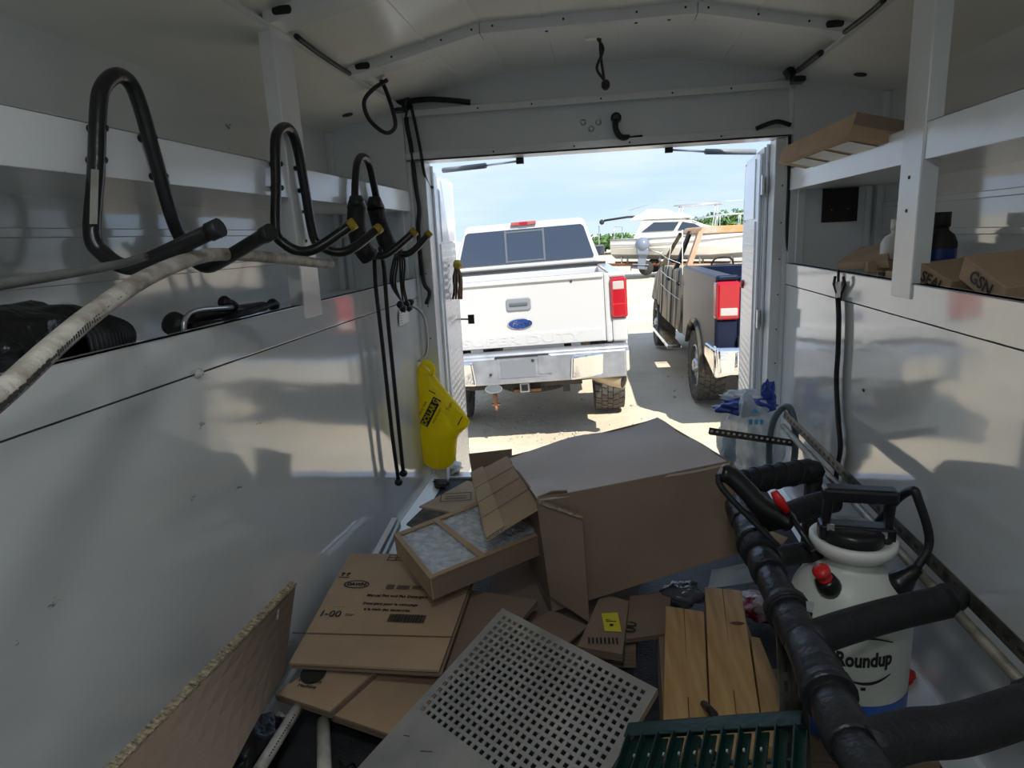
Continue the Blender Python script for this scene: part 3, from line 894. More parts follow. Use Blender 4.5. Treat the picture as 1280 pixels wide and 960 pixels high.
for s in (-1, 1):
    for (y0, z0, y1, z1, w_, m_) in ((2.06, 1.40, 2.26, 1.87, .11, 'rust'), (2.98, 1.38, 3.0, 1.88, .07, 'charred'), (4.45, 1.36, 3.80, 1.86, .06, 'burnt')):
        b = MB(); xb, xt = s * .94, s * .75
        b.hexa([(xb - .03, y0 - w_ / 2, z0), (xb + .03, y0 - w_ / 2, z0), (xb + .03, y0 + w_ / 2, z0), (xb - .03, y0 + w_ / 2, z0),
                (xt - .03, y1 - w_ / 2, z1), (xt + .03, y1 - w_ / 2, z1), (xt + .03, y1 + w_ / 2, z1), (xt - .03, y1 + w_ / 2, z1)])
        b.build('cab_pillar', M[m_], DT)
b = MB(); b.hexa([(-.79, 2.20, 1.83), (.79, 2.20, 1.83), (.77, 3.85, 1.83), (-.77, 3.85, 1.83), (-.72, 2.26, 1.93), (.72, 2.26, 1.93), (.70, 3.75, 1.92), (-.70, 3.75, 1.92)])
b.build('rusted_roof', M['rust'], DT, bevel=.03, seg=3)
b = MB(); b.bb(-.92, .92, 2.05, 2.10, 1.40, 1.44); b.tube(smooth_path([(-.6, 2.4, 1.36), (-.55, 2.35, 1.52), (-.35, 2.35, 1.52), (-.3, 2.4, 1.36)], 5), .012, 6)
b.tube(smooth_path([(.2, 2.4, 1.36), (.25, 2.35, 1.52), (.45, 2.35, 1.52), (.5, 2.4, 1.36)], 5), .012, 6); b.build('seat_wire', M['charred'], DT)
b = MB(); b.hexa([(-1.0, 4.5, .72), (1.0, 4.5, .72), (.98, 5.7, .72), (-.98, 5.7, .72), (-.96, 4.5, 1.36), (.96, 4.5, 1.36), (.9, 5.7, 1.18), (-.9, 5.7, 1.18)]); b.build('burnt_bonnet', M['burnt'], DT, bevel=.04)
b = MB(); b.bb(-1.16, -.98, 2.15, 4.1, .42, .47); rb = b.build('running_board', M['chrome'], DT, bevel=.01)
b = MB(); b.bb(-.7, .7, .1, 5.6, .45, .62); b.tube([(-.85, 1.15, .39), (.85, 1.15, .39)], .05, 8); b.build('chassis', M['under'], DT)
b = MB()
for z in (1.05, 1.25, 1.5): b.tube([(-1.02, 2.1, z), (-1.03, 3.2, z + .02), (-1.02, 4.0, z + .06)], .005, 5)
b.tube([(-1.0, 2.0, 1.12), (-.97, 2.25, 1.9)], .005, 5); b.tube([(-1.03, 3.6, 1.0), (-.96, 3.3, 1.7)], .005, 5)
b.build('white_cord', M['whiteplastic'], DT)
for s in (1, -1):
    wheel(DT, (s * .86, 1.15, .40), .40, .29, M['silverwheel'], s); wheel(DT, (s * .86, 4.85, .40), .40, .29, M['silverwheel'], s)

# ---------------------------------------------------------------- cabin cruiser on its trailer
BT = thing('motor_boat', 'white cabin cruiser with dark side windows standing on a trailer beyond the trucks', 'boat', (.50, 29.0, -.72), (0, R3(1.6), R3(-14)), local=True)
# local x = forward from the transom, y = away, z up
sec = []
for x, hw, zk, zs in ((0, 1.05, .62, 1.42), (1.2, 1.12, .60, 1.45), (2.6, 1.15, .58, 1.52), (4.0, 1.10, .58, 1.62), (5.2, .88, .66, 1.74), (6.3, .48, .92, 1.86), (7.1, .04, 1.55, 1.95)):
    sec.append([(x, -hw, zs), (x, -hw * .96, (zk + zs) / 2 + .05), (x, -hw * .82, zk + .22), (x, 0, zk), (x, hw * .82, zk + .22), (x, hw * .96, (zk + zs) / 2 + .05), (x, hw, zs)])
def loft(b, sec, caps=True, smooth=False):
    n = len(sec[0]); vs = [p for s_ in sec for p in s_]; fs = []
    for i in range(len(sec) - 1):
        for j in range(n): fs.append((i * n + j, i * n + (j + 1) % n, (i + 1) * n + (j + 1) % n, (i + 1) * n + j))
    if caps: fs += [tuple(range(n))[::-1], tuple(range((len(sec) - 1) * n, len(sec) * n))]
    b.add(vs, fs, smooth)
b = MB(); loft(b, sec); hull = b.build('hull', M['gelcoat'], BT)
b = MB(); loft(b, [[(x, y * .985, z if abs(y) < 1e-6 else z) for x, y, z in (s_[2], s_[3], s_[4])] + [(s_[4][0], s_[4][1] * .98, s_[4][2] + .02), (s_[2][0], s_[2][1] * .98, s_[2][2] + .02)] for s_ in [[(x, y, z - .01) for x, y, z in q] for q in sec[:6]]])
b.build('bottom_paint', M['boatgrey'], hull)
b = MB(); b.tube([s_[0] for s_ in sec] , .035, 6); b.tube([s_[6] for s_ in sec], .035, 6); b.tube([(x, y * 1.01, z - .22) for x, y, z in (s_[0] for s_ in sec)], .018, 6); b.build('rub_rail', M['boatgrey'], hull)
b = MB()
loft(b, [[(.9, -.85, 1.42), (.9, .85, 1.42), (1.25, .78, 2.2), (1.25, -.78, 2.2)], [(3.3, -.85, 1.55), (3.3, .85, 1.55), (2.9, .74, 2.25), (2.9, -.74, 2.25)], [(4.9, -.60, 1.68), (4.9, .60, 1.68), (3.6, .62, 1.98), (3.6, -.62, 1.98)]])
cb = b.build('cabin', M['gelcoat'], BT, bevel=.05)
for p in ([(1.25, 1.72), (2.55, 1.76), (2.75, 2.10), (1.75, 2.10)], [(2.70, 1.76), (3.75, 1.80), (3.35, 2.02), (2.88, 2.10)]):
    b = MB(); b.prism(p, 'y', -.86, -.74); b.build('cabin_window', M['glass'], cb)
b = MB(); b.hexa([(.75, -.85, 2.20), (3.2, -.82, 2.24), (3.2, .82, 2.24), (.75, .85, 2.20), (1.0, -.75, 2.42), (2.75, -.7, 2.46), (2.75, .7, 2.46), (1.0, .75, 2.42)])
b.hexa([(1.1, -.7, 2.40), (2.5, -.65, 2.44), (2.5, .65, 2.44), (1.1, .7, 2.40), (1.4, -.6, 2.62), (2.1, -.55, 2.62), (2.1, .55, 2.62), (1.4, .6, 2.62)]); b.build('flybridge', M['gelcoat'], BT, bevel=.05)
for y in (-.75, .75):
    b = MB()
    b.tube([(3.3, y, 2.2), (4.4, y * .9, 2.35), (6.0, y * .6, 2.38), (7.0, y * .1, 2.42)], .022, 6)
    for x, f in ((4.2, .9), (5.0, .75), (5.8, .6), (6.6, .3)): b.tube([(x, y * f, 1.7), (x, y * f, 2.36)], .018, 6)
    b.build('hand_rail', M['alu'], BT)
b = MB(); b.tube([(.1, -.75, 1.42), (.1, -.75, 1.95), (.1, .75, 1.95), (.1, .75, 1.42)], .02, 6)
b.build('stern_rail', M['alu'], BT)
b = MB()
for x, y in ((2.6, -.55), (2.6, .55), (4.0, -.55), (4.0, .55)): b.tube([(x, y, 1.7), (x + .1, y, 2.72)], .028, 6)
b.tube([(2.5, -.6, 2.72), (4.3, -.6, 2.78), (4.3, .6, 2.78), (2.5, .6, 2.72)], .035, 6, closed=True); b.tube([(.6, -.3, 2.60), (2.0, -.3, 2.98), (4.2, -.3, 2.85), (5.5, -.3, 2.88)], .012, 5); b.build('tower_frame', M['alu'], BT)
b = MB(); b.tube([(1.3, -.5, 2.36), (.6, -.6, 2.34), (-.35, -.7, 2.22)], .045, 8); b.ball((-.45, -.7, 2.16), .11, 2); b.build('furled_awning', M['ink'], BT)
b = MB(); b.tube([(-.6, -.5, 1.0), (-.62, -.5, 2.1)], .022, 6); b.build('flag_staff', M['alu'], BT)
OB = thing('outboard_motor', 'grey outboard motor hanging in front of the white cabin cruiser', 'motor', tuple(at(801, 338, Y=27.4)), (0, R3(4), 0), local=True)
b = MB(); b.ball((0, 0, 1.02), .36, 3, sc=(.82, 1, .86)); b.bb(-.22, .24, -.25, .25, .62, .9); b.build('engine_cowl', M['outboard'], OB, bevel=.05)
b = MB(); b.hexa([(-.16, -.1, .05), (.14, -.1, .05), (.14, .1, .05), (-.16, .1, .05), (-.12, -.14, .7), (.22, -.14, .7), (.22, .14, .7), (-.12, .14, .7)]); b.bb(-.36, .30, -.16, .16, .22, .26); b.tube([(-.40, 0, .12), (.25, 0, .12)], [.05, .10], 10); b.build('drive_leg', M['outboard'], OB, bevel=.02)
b = MB()
for i in range(3):
    a = 2 * math.pi * i / 3; b.box((-.40, .09 * math.cos(a), .12 + .09 * math.sin(a)), (.03, .08, .14), Matrix.Rotation(a, 3, 'X'))
b.build('propeller', M['ink'], OB)
b = MB(); b.tube([(.25, 0, .85), (.75, -.1, .70), (1.1, .5, 1.0)], .03, 6); b.build('tilt_bracket', M['alu'], OB)
TR = thing('boat_trailer', 'low rusty trailer carrying the white cabin cruiser', 'trailer', (.50, 29.0, -.74), (0, R3(1.6), R3(-14)), local=True)
b = MB()
for y in (-.8, .8): b.tube([(-.2, y, .42), (5.2, y, .42), (7.6, 0, .45)], .06, 6)
for x in (.2, 1.6, 3.0, 4.6): b.tube([(x, -.85, .42), (x, .85, .42)], .05, 6)
b.build('trailer_frame', M['rustlight'], TR)
for x in (1.5, 2.3):
    for y in (-.95, .95):
        b = MB(); b.lathe([(.1, -.09), (.28, -.1), (.31, 0), (.28, .1), (.1, .09)], 20, (x, y, .30), Matrix.Rotation(math.pi / 2, 4, 'X')); b.build('trailer_wheel', M['tyredark'], TR)
b = MB()
for x in (.4, 2.0, 3.6, 4.8):
    for y in (-.6, .6): b.tube([(x, y, .42), (x, y * .9, .86)], .045, 6)
b.build('bunk_post', M['alu'], TR)

# ---------------------------------------------------------------- trees and far fence
def tree(px, top, Y, w, lab, seed):
    base = at(px, 330, Y=Y); base.z = -.8
    h = at(px, top, Y=Y).z - base.z
    t = thing('tree', lab, 'tree', tuple(base), group=None)
    rg = random.Random(seed)
    b = MB(); b.tube([base, base + Vector((.1, 0, h * .55))], [.18, .08], 7)
    for i in range(4): b.tube([base + Vector((.05, 0, h * .35)), base + Vector((rg.uniform(-w, w) * .4, rg.uniform(-1, 1), h * rg.uniform(.6, .85)))], [.07, .03], 5)
    b.build('trunk', M['bark'], t)
    b = MB()
    for i in range(1500):
        a, u_ = rg.uniform(0, 6.283), rg.uniform(-1, 1); r = rg.random() ** .4
        s_ = math.sqrt(1 - u_ * u_)
        lump = 1 + .28 * math.sin(a * 3 + seed) * math.cos(u_ * 4)
        c = base + Vector((w * r * s_ * math.cos(a) * lump, w * .8 * r * s_ * math.sin(a), h * (.60 + .40 * r * u_ * (lump if u_ > 0 else .9))))
        k = rg.uniform(.12, .26)
        e1 = Vector((rg.uniform(-1, 1), rg.uniform(-1, 1), rg.uniform(-1, 1))).normalized() * k
        e2 = e1.orthogonal().normalized() * k * .6
        b.add([c - e1, c + e2, c + e1, c - e2], [(0, 1, 2, 3)])
    fo = b.build('foliage', M['leaf'], t); fo['kind'] = 'stuff'
tree(768, 293, 62, 2.6, 'low green tree showing between the white truck and the boat', 1)
tree(756, 300, 66, 2.2, 'low green tree behind the white truck roof corner', 5)
tree(912, 264, 52, 2.1, 'bright green tree above the burnt truck cab', 2)
tree(880, 272, 64, 1.8, 'green tree behind the boat tower frame', 3)
tree(948, 268, 60, 2.4, 'green tree standing beyond the right door edge', 4)
# ================================================================== LEFT SIDE THINGS
def hook(lab, legs, tips, r, xs=XL + .022, tipx=(-.5, -.5), yellow=True, sleeves=None):
    """legs: photo points of loop (left bottom .. arch .. right bottom); tips: two prong ends"""
    L0, L1 = legs[0], legs[-1]
    pts = [at(*q, X=xs) for q in legs]
    t0, t1 = at(*tips[0], X=tipx[0]), at(*tips[1], X=tipx[1])
    def bend(leg, tip):
        d = tip - leg
        m1 = leg + Vector((.012, d.y * .05, -.028)); m2 = leg + Vector((.045, d.y * .2, -.048)); m3 = leg + Vector((.085, d.y * .4, -.040))
        return [m3, m2, m1]
    path = [t0] + bend(pts[0], t0) + pts + bend(pts[-1], t1)[::-1] + [t1]
    path = smooth_path(path, 6)
    root = thing('ladder_hook', lab, 'hook', tuple(pts[0]), group='ladder hooks on the left shelf lip')
    b = MB(); b.tube(path, r, 10); b.build('bent_tube', M['steelblack'], root)
    for t, i in ((t0, 0), (t1, -1)):
        q = path[1] if i == 0 else path[-2]
        d = (t - q).normalized()
        b = MB(); b.tube([t - d * .012, t + d * .006], r * 1.15, 12); b.build('prong_cap', M['yellowtip'] if yellow else M['dark'], root)
    return root, pts, path, t0, t1
hA = hook('large black ladder hook nearest on the left shelf lip, without yellow tips',
          [(115, 292), (120, 215), (123, 135), (129, 108), (146, 94), (163, 104), (176, 135), (193, 195), (214, 268), (226, 298)], [(271, 286), (336, 291)], .0115, tipx=(-.52, -.52), yellow=False)
hB = hook('middle black ladder hook with yellow prong tips beside the left post',
          [(345, 288), (345, 230), (344, 180), (348, 164), (356, 159), (364, 164), (372, 186), (381, 235), (391, 292)], [(441, 280), (473, 286)], .0115, tipx=(-.56, -.58))
hC = hook('farthest black ladder hook with foam sleeves and yellow prong tips',
          [(449, 300), (444, 255), (445, 215), (448, 200), (453, 196), (459, 200), (464, 215), (472, 255), (482, 300)], [(518, 290), (536, 292)], .0115, tipx=(-.56, -.58))
for hk, yl in ((hA, [(126, 160), (125, 200), (188, 172), (202, 220)]), (hB, [(348, 205), (349, 235), (376, 210), (381, 238)])):
    for q in yl:
        c = at(*q, X=XL + .022); b = MB(); b.lathe([(.006, -.02), (.006, .008), (.003, .011)], 8, c, Matrix.Rotation(math.pi / 2, 4, 'Y'))
        b.build('bolt', M['steelblack'], hk[0])
for i0, seq in enumerate(([(446, 258), (446, 285), (452, 308), (462, 322)], [(469, 258), (475, 280), (482, 300), (490, 316)])):
    p = [at(*q, X=XL + (.03 if k < 2 else .05 + .015 * (k - 2))) for k, q in enumerate(seq)]
    b = MB(); b.tube(smooth_path(p, 5), [.022] + [.028] * 13 + [.024, .020], 14) if False else b.tube(smooth_path(p, 5), .027, 14)
    b.build('foam_sleeve', M['foam'], hC[0])
    b = MB(); b.tube([p[0] + Vector((0, 0, .03)), p[0] - Vector((0, 0, .004))], [.017, .030], 12); b.build('sleeve_collar', M['tape'], hC[0])
# label sticker on hook A's near leg
b = MB(); q0, q1 = at(119, 212, X=XL + .034), at(117, 280, X=XL + .034)
b.sheet([q0 + Vector((0, -.007, 0)), q1 + Vector((0, -.007, 0)), q1 + Vector((0, .007, 0)), q0 + Vector((0, .007, 0))], .0006, 1, 1); b.build('faded_sticker', M['pvc'], hA[0])

# thin grey rod over hook A's near prong
rod = [at(-60, 366, X=-.545), at(0, 356, X=-.548), at(90, 341, X=-.56), at(150, 330, X=-.575), at(181, 321, X=-.595)]
b = MB(); b.tube(smooth_path(rod, 4), .0052, 10)
tag(b.build('grey_rod', mat('grey weathered rod', (.12, .125, .12), .5, var=.3, vscale=30)), 'thin grey rod resting over the nearest black ladder hook', 'rod')
# tan flexible hose from the foreground up over the hook and along
hp = [at(-90, 560, Y=.30), at(-30, 518, Y=.36), at(18, 478, Y=.42), at(70, 430, Y=.50), at(125, 385, Y=.60), at(185, 346, Y=.73), at(245, 322, Y=.88), at(285, 318, Y=1.02), at(340, 322, Y=1.2), at(400, 329, Y=1.42), at(411, 330, Y=1.47)]
b = MB(); sp = smooth_path(hp, 6); b.tube(sp, [.0082 + .0030 * i / (len(sp) - 1) for i in range(len(sp))], 14, flat=1.2)
hz = thing('hose', 'long tan braided hose arching over the nearest black ladder hook', 'hose', tuple(hp[2]))
b.build('hose_tube', M['hose'], hz)
b = MB()
rg = random.Random(3)
i = 3
while i < 27:
    p, q = sp[i], sp[i + 1]
    d = (q - p).normalized()
    for k in range(3):
        c = p.lerp(q, k / 3) + Vector((.0, 0, 0)); s_ = Vector((0, 0, 1)).cross(d).normalized() * -1
        side_ = d.cross(Vector((0, 0, 1))).normalized()
        c = c + side_ * .0103 + Vector((0, 0, .0005))
        h_ = rg.uniform(.0010, .0026)
        b.hexa([c - d * .0018 + Vector((0, 0, -h_)), c + d * .0018 + Vector((0, 0, -h_)), c + d * .0018 + side_ * .0006 + Vector((0, 0, -h_)), c - d * .0018 + side_ * .0006 + Vector((0, 0, -h_)),
                c - d * .0018 + Vector((0, 0, h_)), c + d * .0018 + Vector((0, 0, h_)), c + d * .0018 + side_ * .0006 + Vector((0, 0, h_)), c - d * .0018 + side_ * .0006 + Vector((0, 0, h_))])
    i += 1
b.build('printed_marks', M['ink'], hz)
b = MB(); b.tube([sp[-1], sp[-1] + (sp[-1] - sp[-4]).normalized() * .008], [.013, .009], 10); b.build('frayed_end', M['pvc'], hz)

# black plastic bundle on the left lower shelf
bx = thing('black_bag', 'black ridged plastic bundle lying on the left lower shelf', 'bag', tuple(at(40, 455, X=-.88)))
b = MB(); c = at(28, 432, X=-.90)
b.ball(Vector((c.x, c.y - .02, .888)), .105, 4, sc=(.80, 1.4, .50), rough=.24, seed=4, freq=2.6); b.build('wrapped_film', M['blackbag'], bx)
b = MB()
for k in range(14):
    y = c.y + .02 + k * .011; r = .062 * (1 - (k / 16) ** 2) + .012
    b.tube([Vector((c.x + .03 + r * math.cos(a), y + .01 * math.sin(a), max(.838, .862 + r * .8 * math.sin(a)))) for a in [2 * math.pi * j / 18 for j in range(18)]], .0055, 6, closed=True)
b.build('corrugated_tube', M['dark'], bx)

# folded black tool with round feet on the left lower shelf
ft = thing('folded_stand', 'folded black stand with round disc feet lying on the left lower shelf', 'stand', tuple(at(280, 412, X=-.83)))
X_ = -.86
b = MB()
b.tube([at(238, 397, X=X_), at(330, 383, X=X_)], .013, 8); b.tube([at(262, 408, X=X_ + .03), at(345, 379, X=X_ + .03)], .007, 8)
b.tube([at(236, 410, X=X_ + .04), at(300, 402, X=X_ + .04)], .010, 8); b.build('folded_rod', M['steelblack'], ft)
for q, rr_ in (((218, 405), .024), ((281, 378), .014), ((290, 382), .012), ((341, 381), .015)):
    cc = at(*q, X=X_ + .02)
    b = MB(); b.lathe([(.3 * rr_, -.02), (rr_, -.008), (rr_, .006), (rr_ * .5, .014)], 18, cc, Matrix.Rotation(1.1, 4, 'X')); b.build('disc_foot', M['dark'], ft)
b = MB(); b.tube(smooth_path([at(230, 414, X=X_ + .05), at(231, 400, X=X_ + .05), at(245, 388, X=X_ + .05), at(290, 384, X=X_ + .05)], 5), .005, 6); b.build('steel_bail', M['alu'], ft)

# two black rubber straps on the far hook
def strap(path, lab):
    t = thing('rubber_strap', lab, 'strap', tuple(path[-1]), group='rubber straps on the far hook')
    b = MB(); b.tube(smooth_path(path, 5), .0068, 8); b.build('strap_cord', M['dark'], t)
    b = MB(); b.ball(path[-1] - Vector((0, 0, .008)), .0145, 2, sc=(1, 1, .9)); b.build('end_ball', M['dark'], t)
    return t
strap([at(468, 312, X=-.685), at(470, 360, X=-.70), at(478, 430, X=-.70), at(490, 540, X=-.70), at(498, 600, X=-.70)], 'longer black rubber strap hanging from the far hook, lower end nearer')
strap([at(475, 310, X=-.68), at(480, 335, X=-.695), at(485, 400, X=-.70), at(496, 510, X=-.70), at(504, 589, X=-.70)], 'shorter black rubber strap hanging from the far hook, nearer the yellow bag')

# bundle of black leads
cb_ = thing('cable_bundle', 'bundle of thin black leads with plugs hanging from the far hook', 'cable', tuple(at(505, 385, X=-.69)))
rg = random.Random(8)
for k in range(6):
    x0 = 490 + 3.0 * k
    b = MB(); b.tube(smooth_path([at(497 + k, 312, X=-.68), at(x0 + 1, 330, X=-.675 + .006 * (k % 3)), at(x0 + rg.uniform(-2, 2), 355, X=-.685 + .006 * (k % 3)), at(500 + 1.9 * k + rg.uniform(-3, 3), 378, X=-.685)], 5), .0034, 6)
    b.build('lead', M['dark'], cb_)
b = MB()
for q in ((500, 381), (508, 380), (513, 378), (504, 386), (511, 385)): b.ball(at(*q, X=-.68), .013, 2, rough=.3, seed=q[0])
b.build('plug_cluster', M['dark'], cb_)
# bent rod that carries the yellow bag
bar = thing('bent_rod', 'bent bare metal rod hooked on the left rear corner above the yellow bag', 'hook', tuple(at(530, 440, Y=2.46)))
b = MB(); b.tube(smooth_path([at(514, 382, Y=2.42), at(524, 388, Y=2.44), at(531, 400, Y=2.46), at(534, 425, Y=2.46), at(532, 443, Y=2.47), at(523, 452, Y=2.46)], 5), .0055, 8); b.build('rod', M['steel'], bar)
b = MB(); b.sheet([at(499, 388, X=-.732), at(511, 384, X=-.732), at(511, 402, X=-.732), at(499, 408, X=-.732)], .001, 1, 1)
lbl = tag(b.build('paper_label', M['whiteplastic']), 'small white printed label stuck on the left wall under the plugs', 'label')
OFF[lbl.name] = OFF[lbl.name]
u = (at(511, 394, X=-.732) - at(499, 398, X=-.732)).normalized()
rects(lbl, at(499, 398, X=-.732), u, (0, 0, 1), [(.004, -.020 + i * .009, .034, -.018 + i * .009) for i in range(5)], M['grey'], lift=.0012)

# ---- yellow carrier bag
yb = thing('carrier_bag', 'bright yellow plastic carrier bag with a black printed panel, hanging by the left door', 'bag', tuple(at(550, 580, Y=2.42)))
YB_ = 2.46
outl = [(455, 523, 529), (465, 522, 540), (480, 521, 551), (495, 522, 563), (510, 522, 577), (524, 522, 587), (533, 523, 589), (542, 523, 572), (555, 523, 571), (570, 525, 571), (580, 531, 568), (586, 541, 558)]
b = MB(); n = 20; rings = []
for k, (y, x0, x1) in enumerate(outl):
    cL, cR = at(x0, y, Y=YB_), at(x1, y, Y=YB_)
    c = (cL + cR) / 2; hw = (cR - cL).length / 2
    dp = min(.055, .012 + .006 * k) if k < 8 else .055 - .011 * (k - 8)
    ring = []
    for j in range(n):
        a = 2 * math.pi * j / n
        w_ = 1 + .10 * math.sin(5 * a + k * .35) + .06 * noise.noise(Vector((a, k * .5, 1)))
        ring.append(c + Vector((hw * math.cos(a), dp * math.sin(a) * w_, 0)))
    rings.append(ring)
vs = [p for r in rings for p in r]
fs = [(i * n + j, i * n + (j + 1) % n, (i + 1) * n + (j + 1) % n, (i + 1) * n + j) for i in range(len(rings) - 1) for j in range(n)] + [tuple(range(n)), tuple(range((len(rings) - 1) * n, len(rings) * n))]
b.add(vs, fs, True)
bb_ = b.build('bag_body', M['yellow'], yb, subd=1)
b = MB(); b.tube(smooth_path([at(527, 459, Y=2.455), at(531, 453, Y=2.45), at(538, 456, Y=2.45), at(541, 464, Y=2.45), at(535, 471, Y=2.45)], 4), .011, 8, flat=.4); b.build('bag_handle', M['yellow'], yb)
b = MB(); b.sheet([at(541, 482, Y=2.40), at(588, 526, Y=2.38), at(572, 538, Y=2.39), at(548, 505, Y=2.385)], .004, 6, 6, wob=.015, seed=2, freq=9); b.build('loose_flap', M['yellow'], yb)
P0 = at(538, 515, Y=2.385)
uu = (at(548, 497, Y=2.385) - at(530, 532, Y=2.385)).normalized(); vv = Vector((0, -1, 0)).cross(uu)
b = MB(); b.sheet([P0 - uu * .062 - vv * .017, P0 + uu * .062 - vv * .017, P0 + uu * .062 + vv * .017, P0 - uu * .062 + vv * .017], .0015, 1, 1)
pp = b.build('printed_panel', M['ink'], yb)
nn = uu.cross(vv)
lettering('DOLLAR G', yb, P0 + nn * (.002 if nn.y < 0 else -.002), uu, vv, .030, M['yellow'], bold=.0012, sx=.82)
lettering('SAVE TIME', yb, P0 + vv * .032 + nn * .001, uu, vv, .013, M['ink'], 'small_print')
lettering('SAVE MONEY', yb, P0 - vv * .030 + nn * .001, uu, vv, .012, M['ink'], 'small_print')
lettering('Tom', yb, at(562, 508, Y=2.372), uu, vv, .020, M['ink'], 'small_print')
rects(yb, at(575, 526, Y=2.365), uu, vv, [(-.02, -.002, .02, .002)], M['ink'], 'print_stroke')
rects(yb, at(540, 490, Y=2.385), vv, -uu, [(-.015, -.002, .015, .002)], M['ink'], 'print_stroke')

# rusty bundle hanging on the left door
rb = thing('strap_bundle', 'orange-brown frayed strap bundle hung on the left open door', 'strap', tuple(at(571, 375, Y=3.0)))
rg = random.Random(2)
for k in range(9):
    x0 = 567 + 1.2 * k
    b = MB(); b.tube(smooth_path([at(570 + rg.uniform(-2, 3), 328, Y=3.0), at(x0, 345, Y=2.98), at(x0 + rg.uniform(-1, 1), 360, Y=2.98), at(x0 + rg.uniform(-1, 2), 374, Y=2.98)], 3), .006, 5, flat=.5)
    b.build('strand', M['rust'] if k % 3 else M['charred'], rb)
b = MB(); b.ball(at(572, 331, Y=2.98), .022, 2, rough=.4); b.build('knot', M['yellowtip'], rb)

# ================================================================== CABLES
def cable(pts, r, lab, k=6, m='dark', nm='cable'):
    b = MB(); b.tube(smooth_path(pts, k), r, 8)
    return tag(b.build(nm, M[m]), lab, 'cable')
cable([at(484, 100, Y=2.17), at(466, 112, Y=2.14), at(455, 128, Y=2.14), at(462, 150, Y=2.14), at(482, 166, Y=2.15), at(494, 158, Y=2.16), at(490, 135, Y=2.16), at(482, 112, Y=2.18), at(476, 100, Y=2.2)], .0068, 'black cable loop drooping from the left roof edge')
cable([at(512, 128, Y=2.52), at(508, 150, Y=2.525), at(514, 185, Y=2.525), at(520, 235, Y=2.53), at(524, 262, Y=2.53), at(523, 290, Y=2.53), at(529, 350, Y=2.53), at(537, 365, Y=2.53), at(533, 380, Y=2.53)], .0085, 'black cable running down the left door jamb')
cable([at(514, 132, Y=2.51), at(520, 160, Y=2.52), at(526, 190, Y=2.515), at(530, 215, Y=2.53), at(536, 232, Y=2.60), at(541, 234, Y=2.62)], .006, 'thin black cable looping from the header to the left door')
cable([at(514, 126, Y=2.515), at(540, 124, Y=2.515), at(570, 126, Y=2.52), at(588, 128, Y=2.53)], .010, 'black cable bundle lying along the left end of the header')
cable([at(370, 45, X=XL + .03), at(392, 62, X=XL + .03), at(415, 78, X=XL + .03), at(437, 92, X=XL + .03)], .0065, 'black cable clipped along the left roof edge to the bow')
cable([at(1105, 0, X=XR - .03), at(1092, 12, X=XR - .03), at(1072, 28, X=XR - .035), at(1056, 40, X=XR - .04)], .0065, 'black cable clipped along the right roof edge to the bow')
cable([at(1026, 66, X=XR - .03), at(1012, 77, X=XR - .03), at(998, 88, X=XR - .03)], .009, 'black cable leading into the right corner bracket')
cable([at(945, 161, Y=2.515), at(957, 156, Y=2.505), at(972, 152, Y=2.50), at(988, 156, Y=2.51)], .008, 'black cable lying on the right end of the header')
cable([at(987, 170, Y=2.525), at(986, 230, Y=2.525), at(984, 300, Y=2.525), at(990, 326, Y=2.525)], .006, 'black cable running down beside the right shelf end')
def bracket(q, lab, s):
    t = thing('corner_bracket', lab, 'bracket', tuple(at(*q, Y=2.50)))
    c = at(*q, Y=2.50)
    b = MB(); b.box(c, (.055, .045, .035), Matrix.Rotation(s * .5, 3, 'Y')); b.box(c + Vector((-s * .01, -.02, -.03)), (.04, .05, .03)); b.build('bracket_body', M['steelblack'], t, bevel=.004)
    b = MB(); b.lathe([(.009, 0), (.009, .012)], 6, c + Vector((0, -.03, .005)), Matrix.Rotation(math.pi / 2, 4, 'X')); b.build('bracket_nut', M['steel'], t)
bracket((503, 125), 'black corner bracket at the left end of the header', 1)
bracket((992, 88), 'black corner bracket at the right end of the header', -1)
# hanging connector under the bow
hc = thing('connector_lead', 'short black lead with a round plug hanging from the roof bow', 'cable', tuple(at(757, 105, Y=2.02)))
b = MB(); b.tube(smooth_path([at(747, 48, Y=2.02), at(754, 62, Y=2.02), at(746, 85, Y=2.02), at(755, 100, Y=2.02)], 5), .004, 6); b.tube(smooth_path([at(750, 48, Y=2.02), at(751, 70, Y=2.025), at(755, 98, Y=2.025)], 5), .004, 6); b.build('lead', M['dark'], hc)
b = MB(); b.ball(at(757, 106, Y=2.02), .013, 2, sc=(1, 1, 1.2)); b.build('plug', M['dark'], hc)
b = MB(); b.box(at(738, 48, Y=2.02), (.03, .02, .006)); b.build('clip', M['whiteplastic'], hc)
# black grab handle / lever on the header
gh = thing('grab_lever', 'short black lever with a round end on the header panel', 'handle', tuple(at(770, 170, Y=YR - .02)))
b = MB(); b.tube(smooth_path([at(769, 150, Y=YR - .02), at(770, 162, Y=YR - .03), at(776, 171, Y=YR - .03), at(790, 172, Y=YR - .01), at(802, 170, Y=YR - .005)], 5), [.014] * 8 + [.010] * 5 + [.006] * 8, 10) if False else b.tube(smooth_path([at(769, 150, Y=YR - .02), at(770, 162, Y=YR - .03), at(776, 171, Y=YR - .03), at(786, 172, Y=YR - .01)], 5), .011, 10)
b.build('lever_arm', M['steelblack'], gh)
b = MB(); b.lathe([(.019, 0), (.019, .014), (.012, .02)], 18, at(770, 148, Y=YR - .002), Matrix.Rotation(math.pi / 2, 4, 'X')); b.build('lever_boss', M['steelblack'], gh)
b = MB(); b.tube([at(784, 172, Y=YR - .012), at(803, 170, Y=YR - .005)], .0045, 6); b.build('lever_lead', M['dark'], gh)

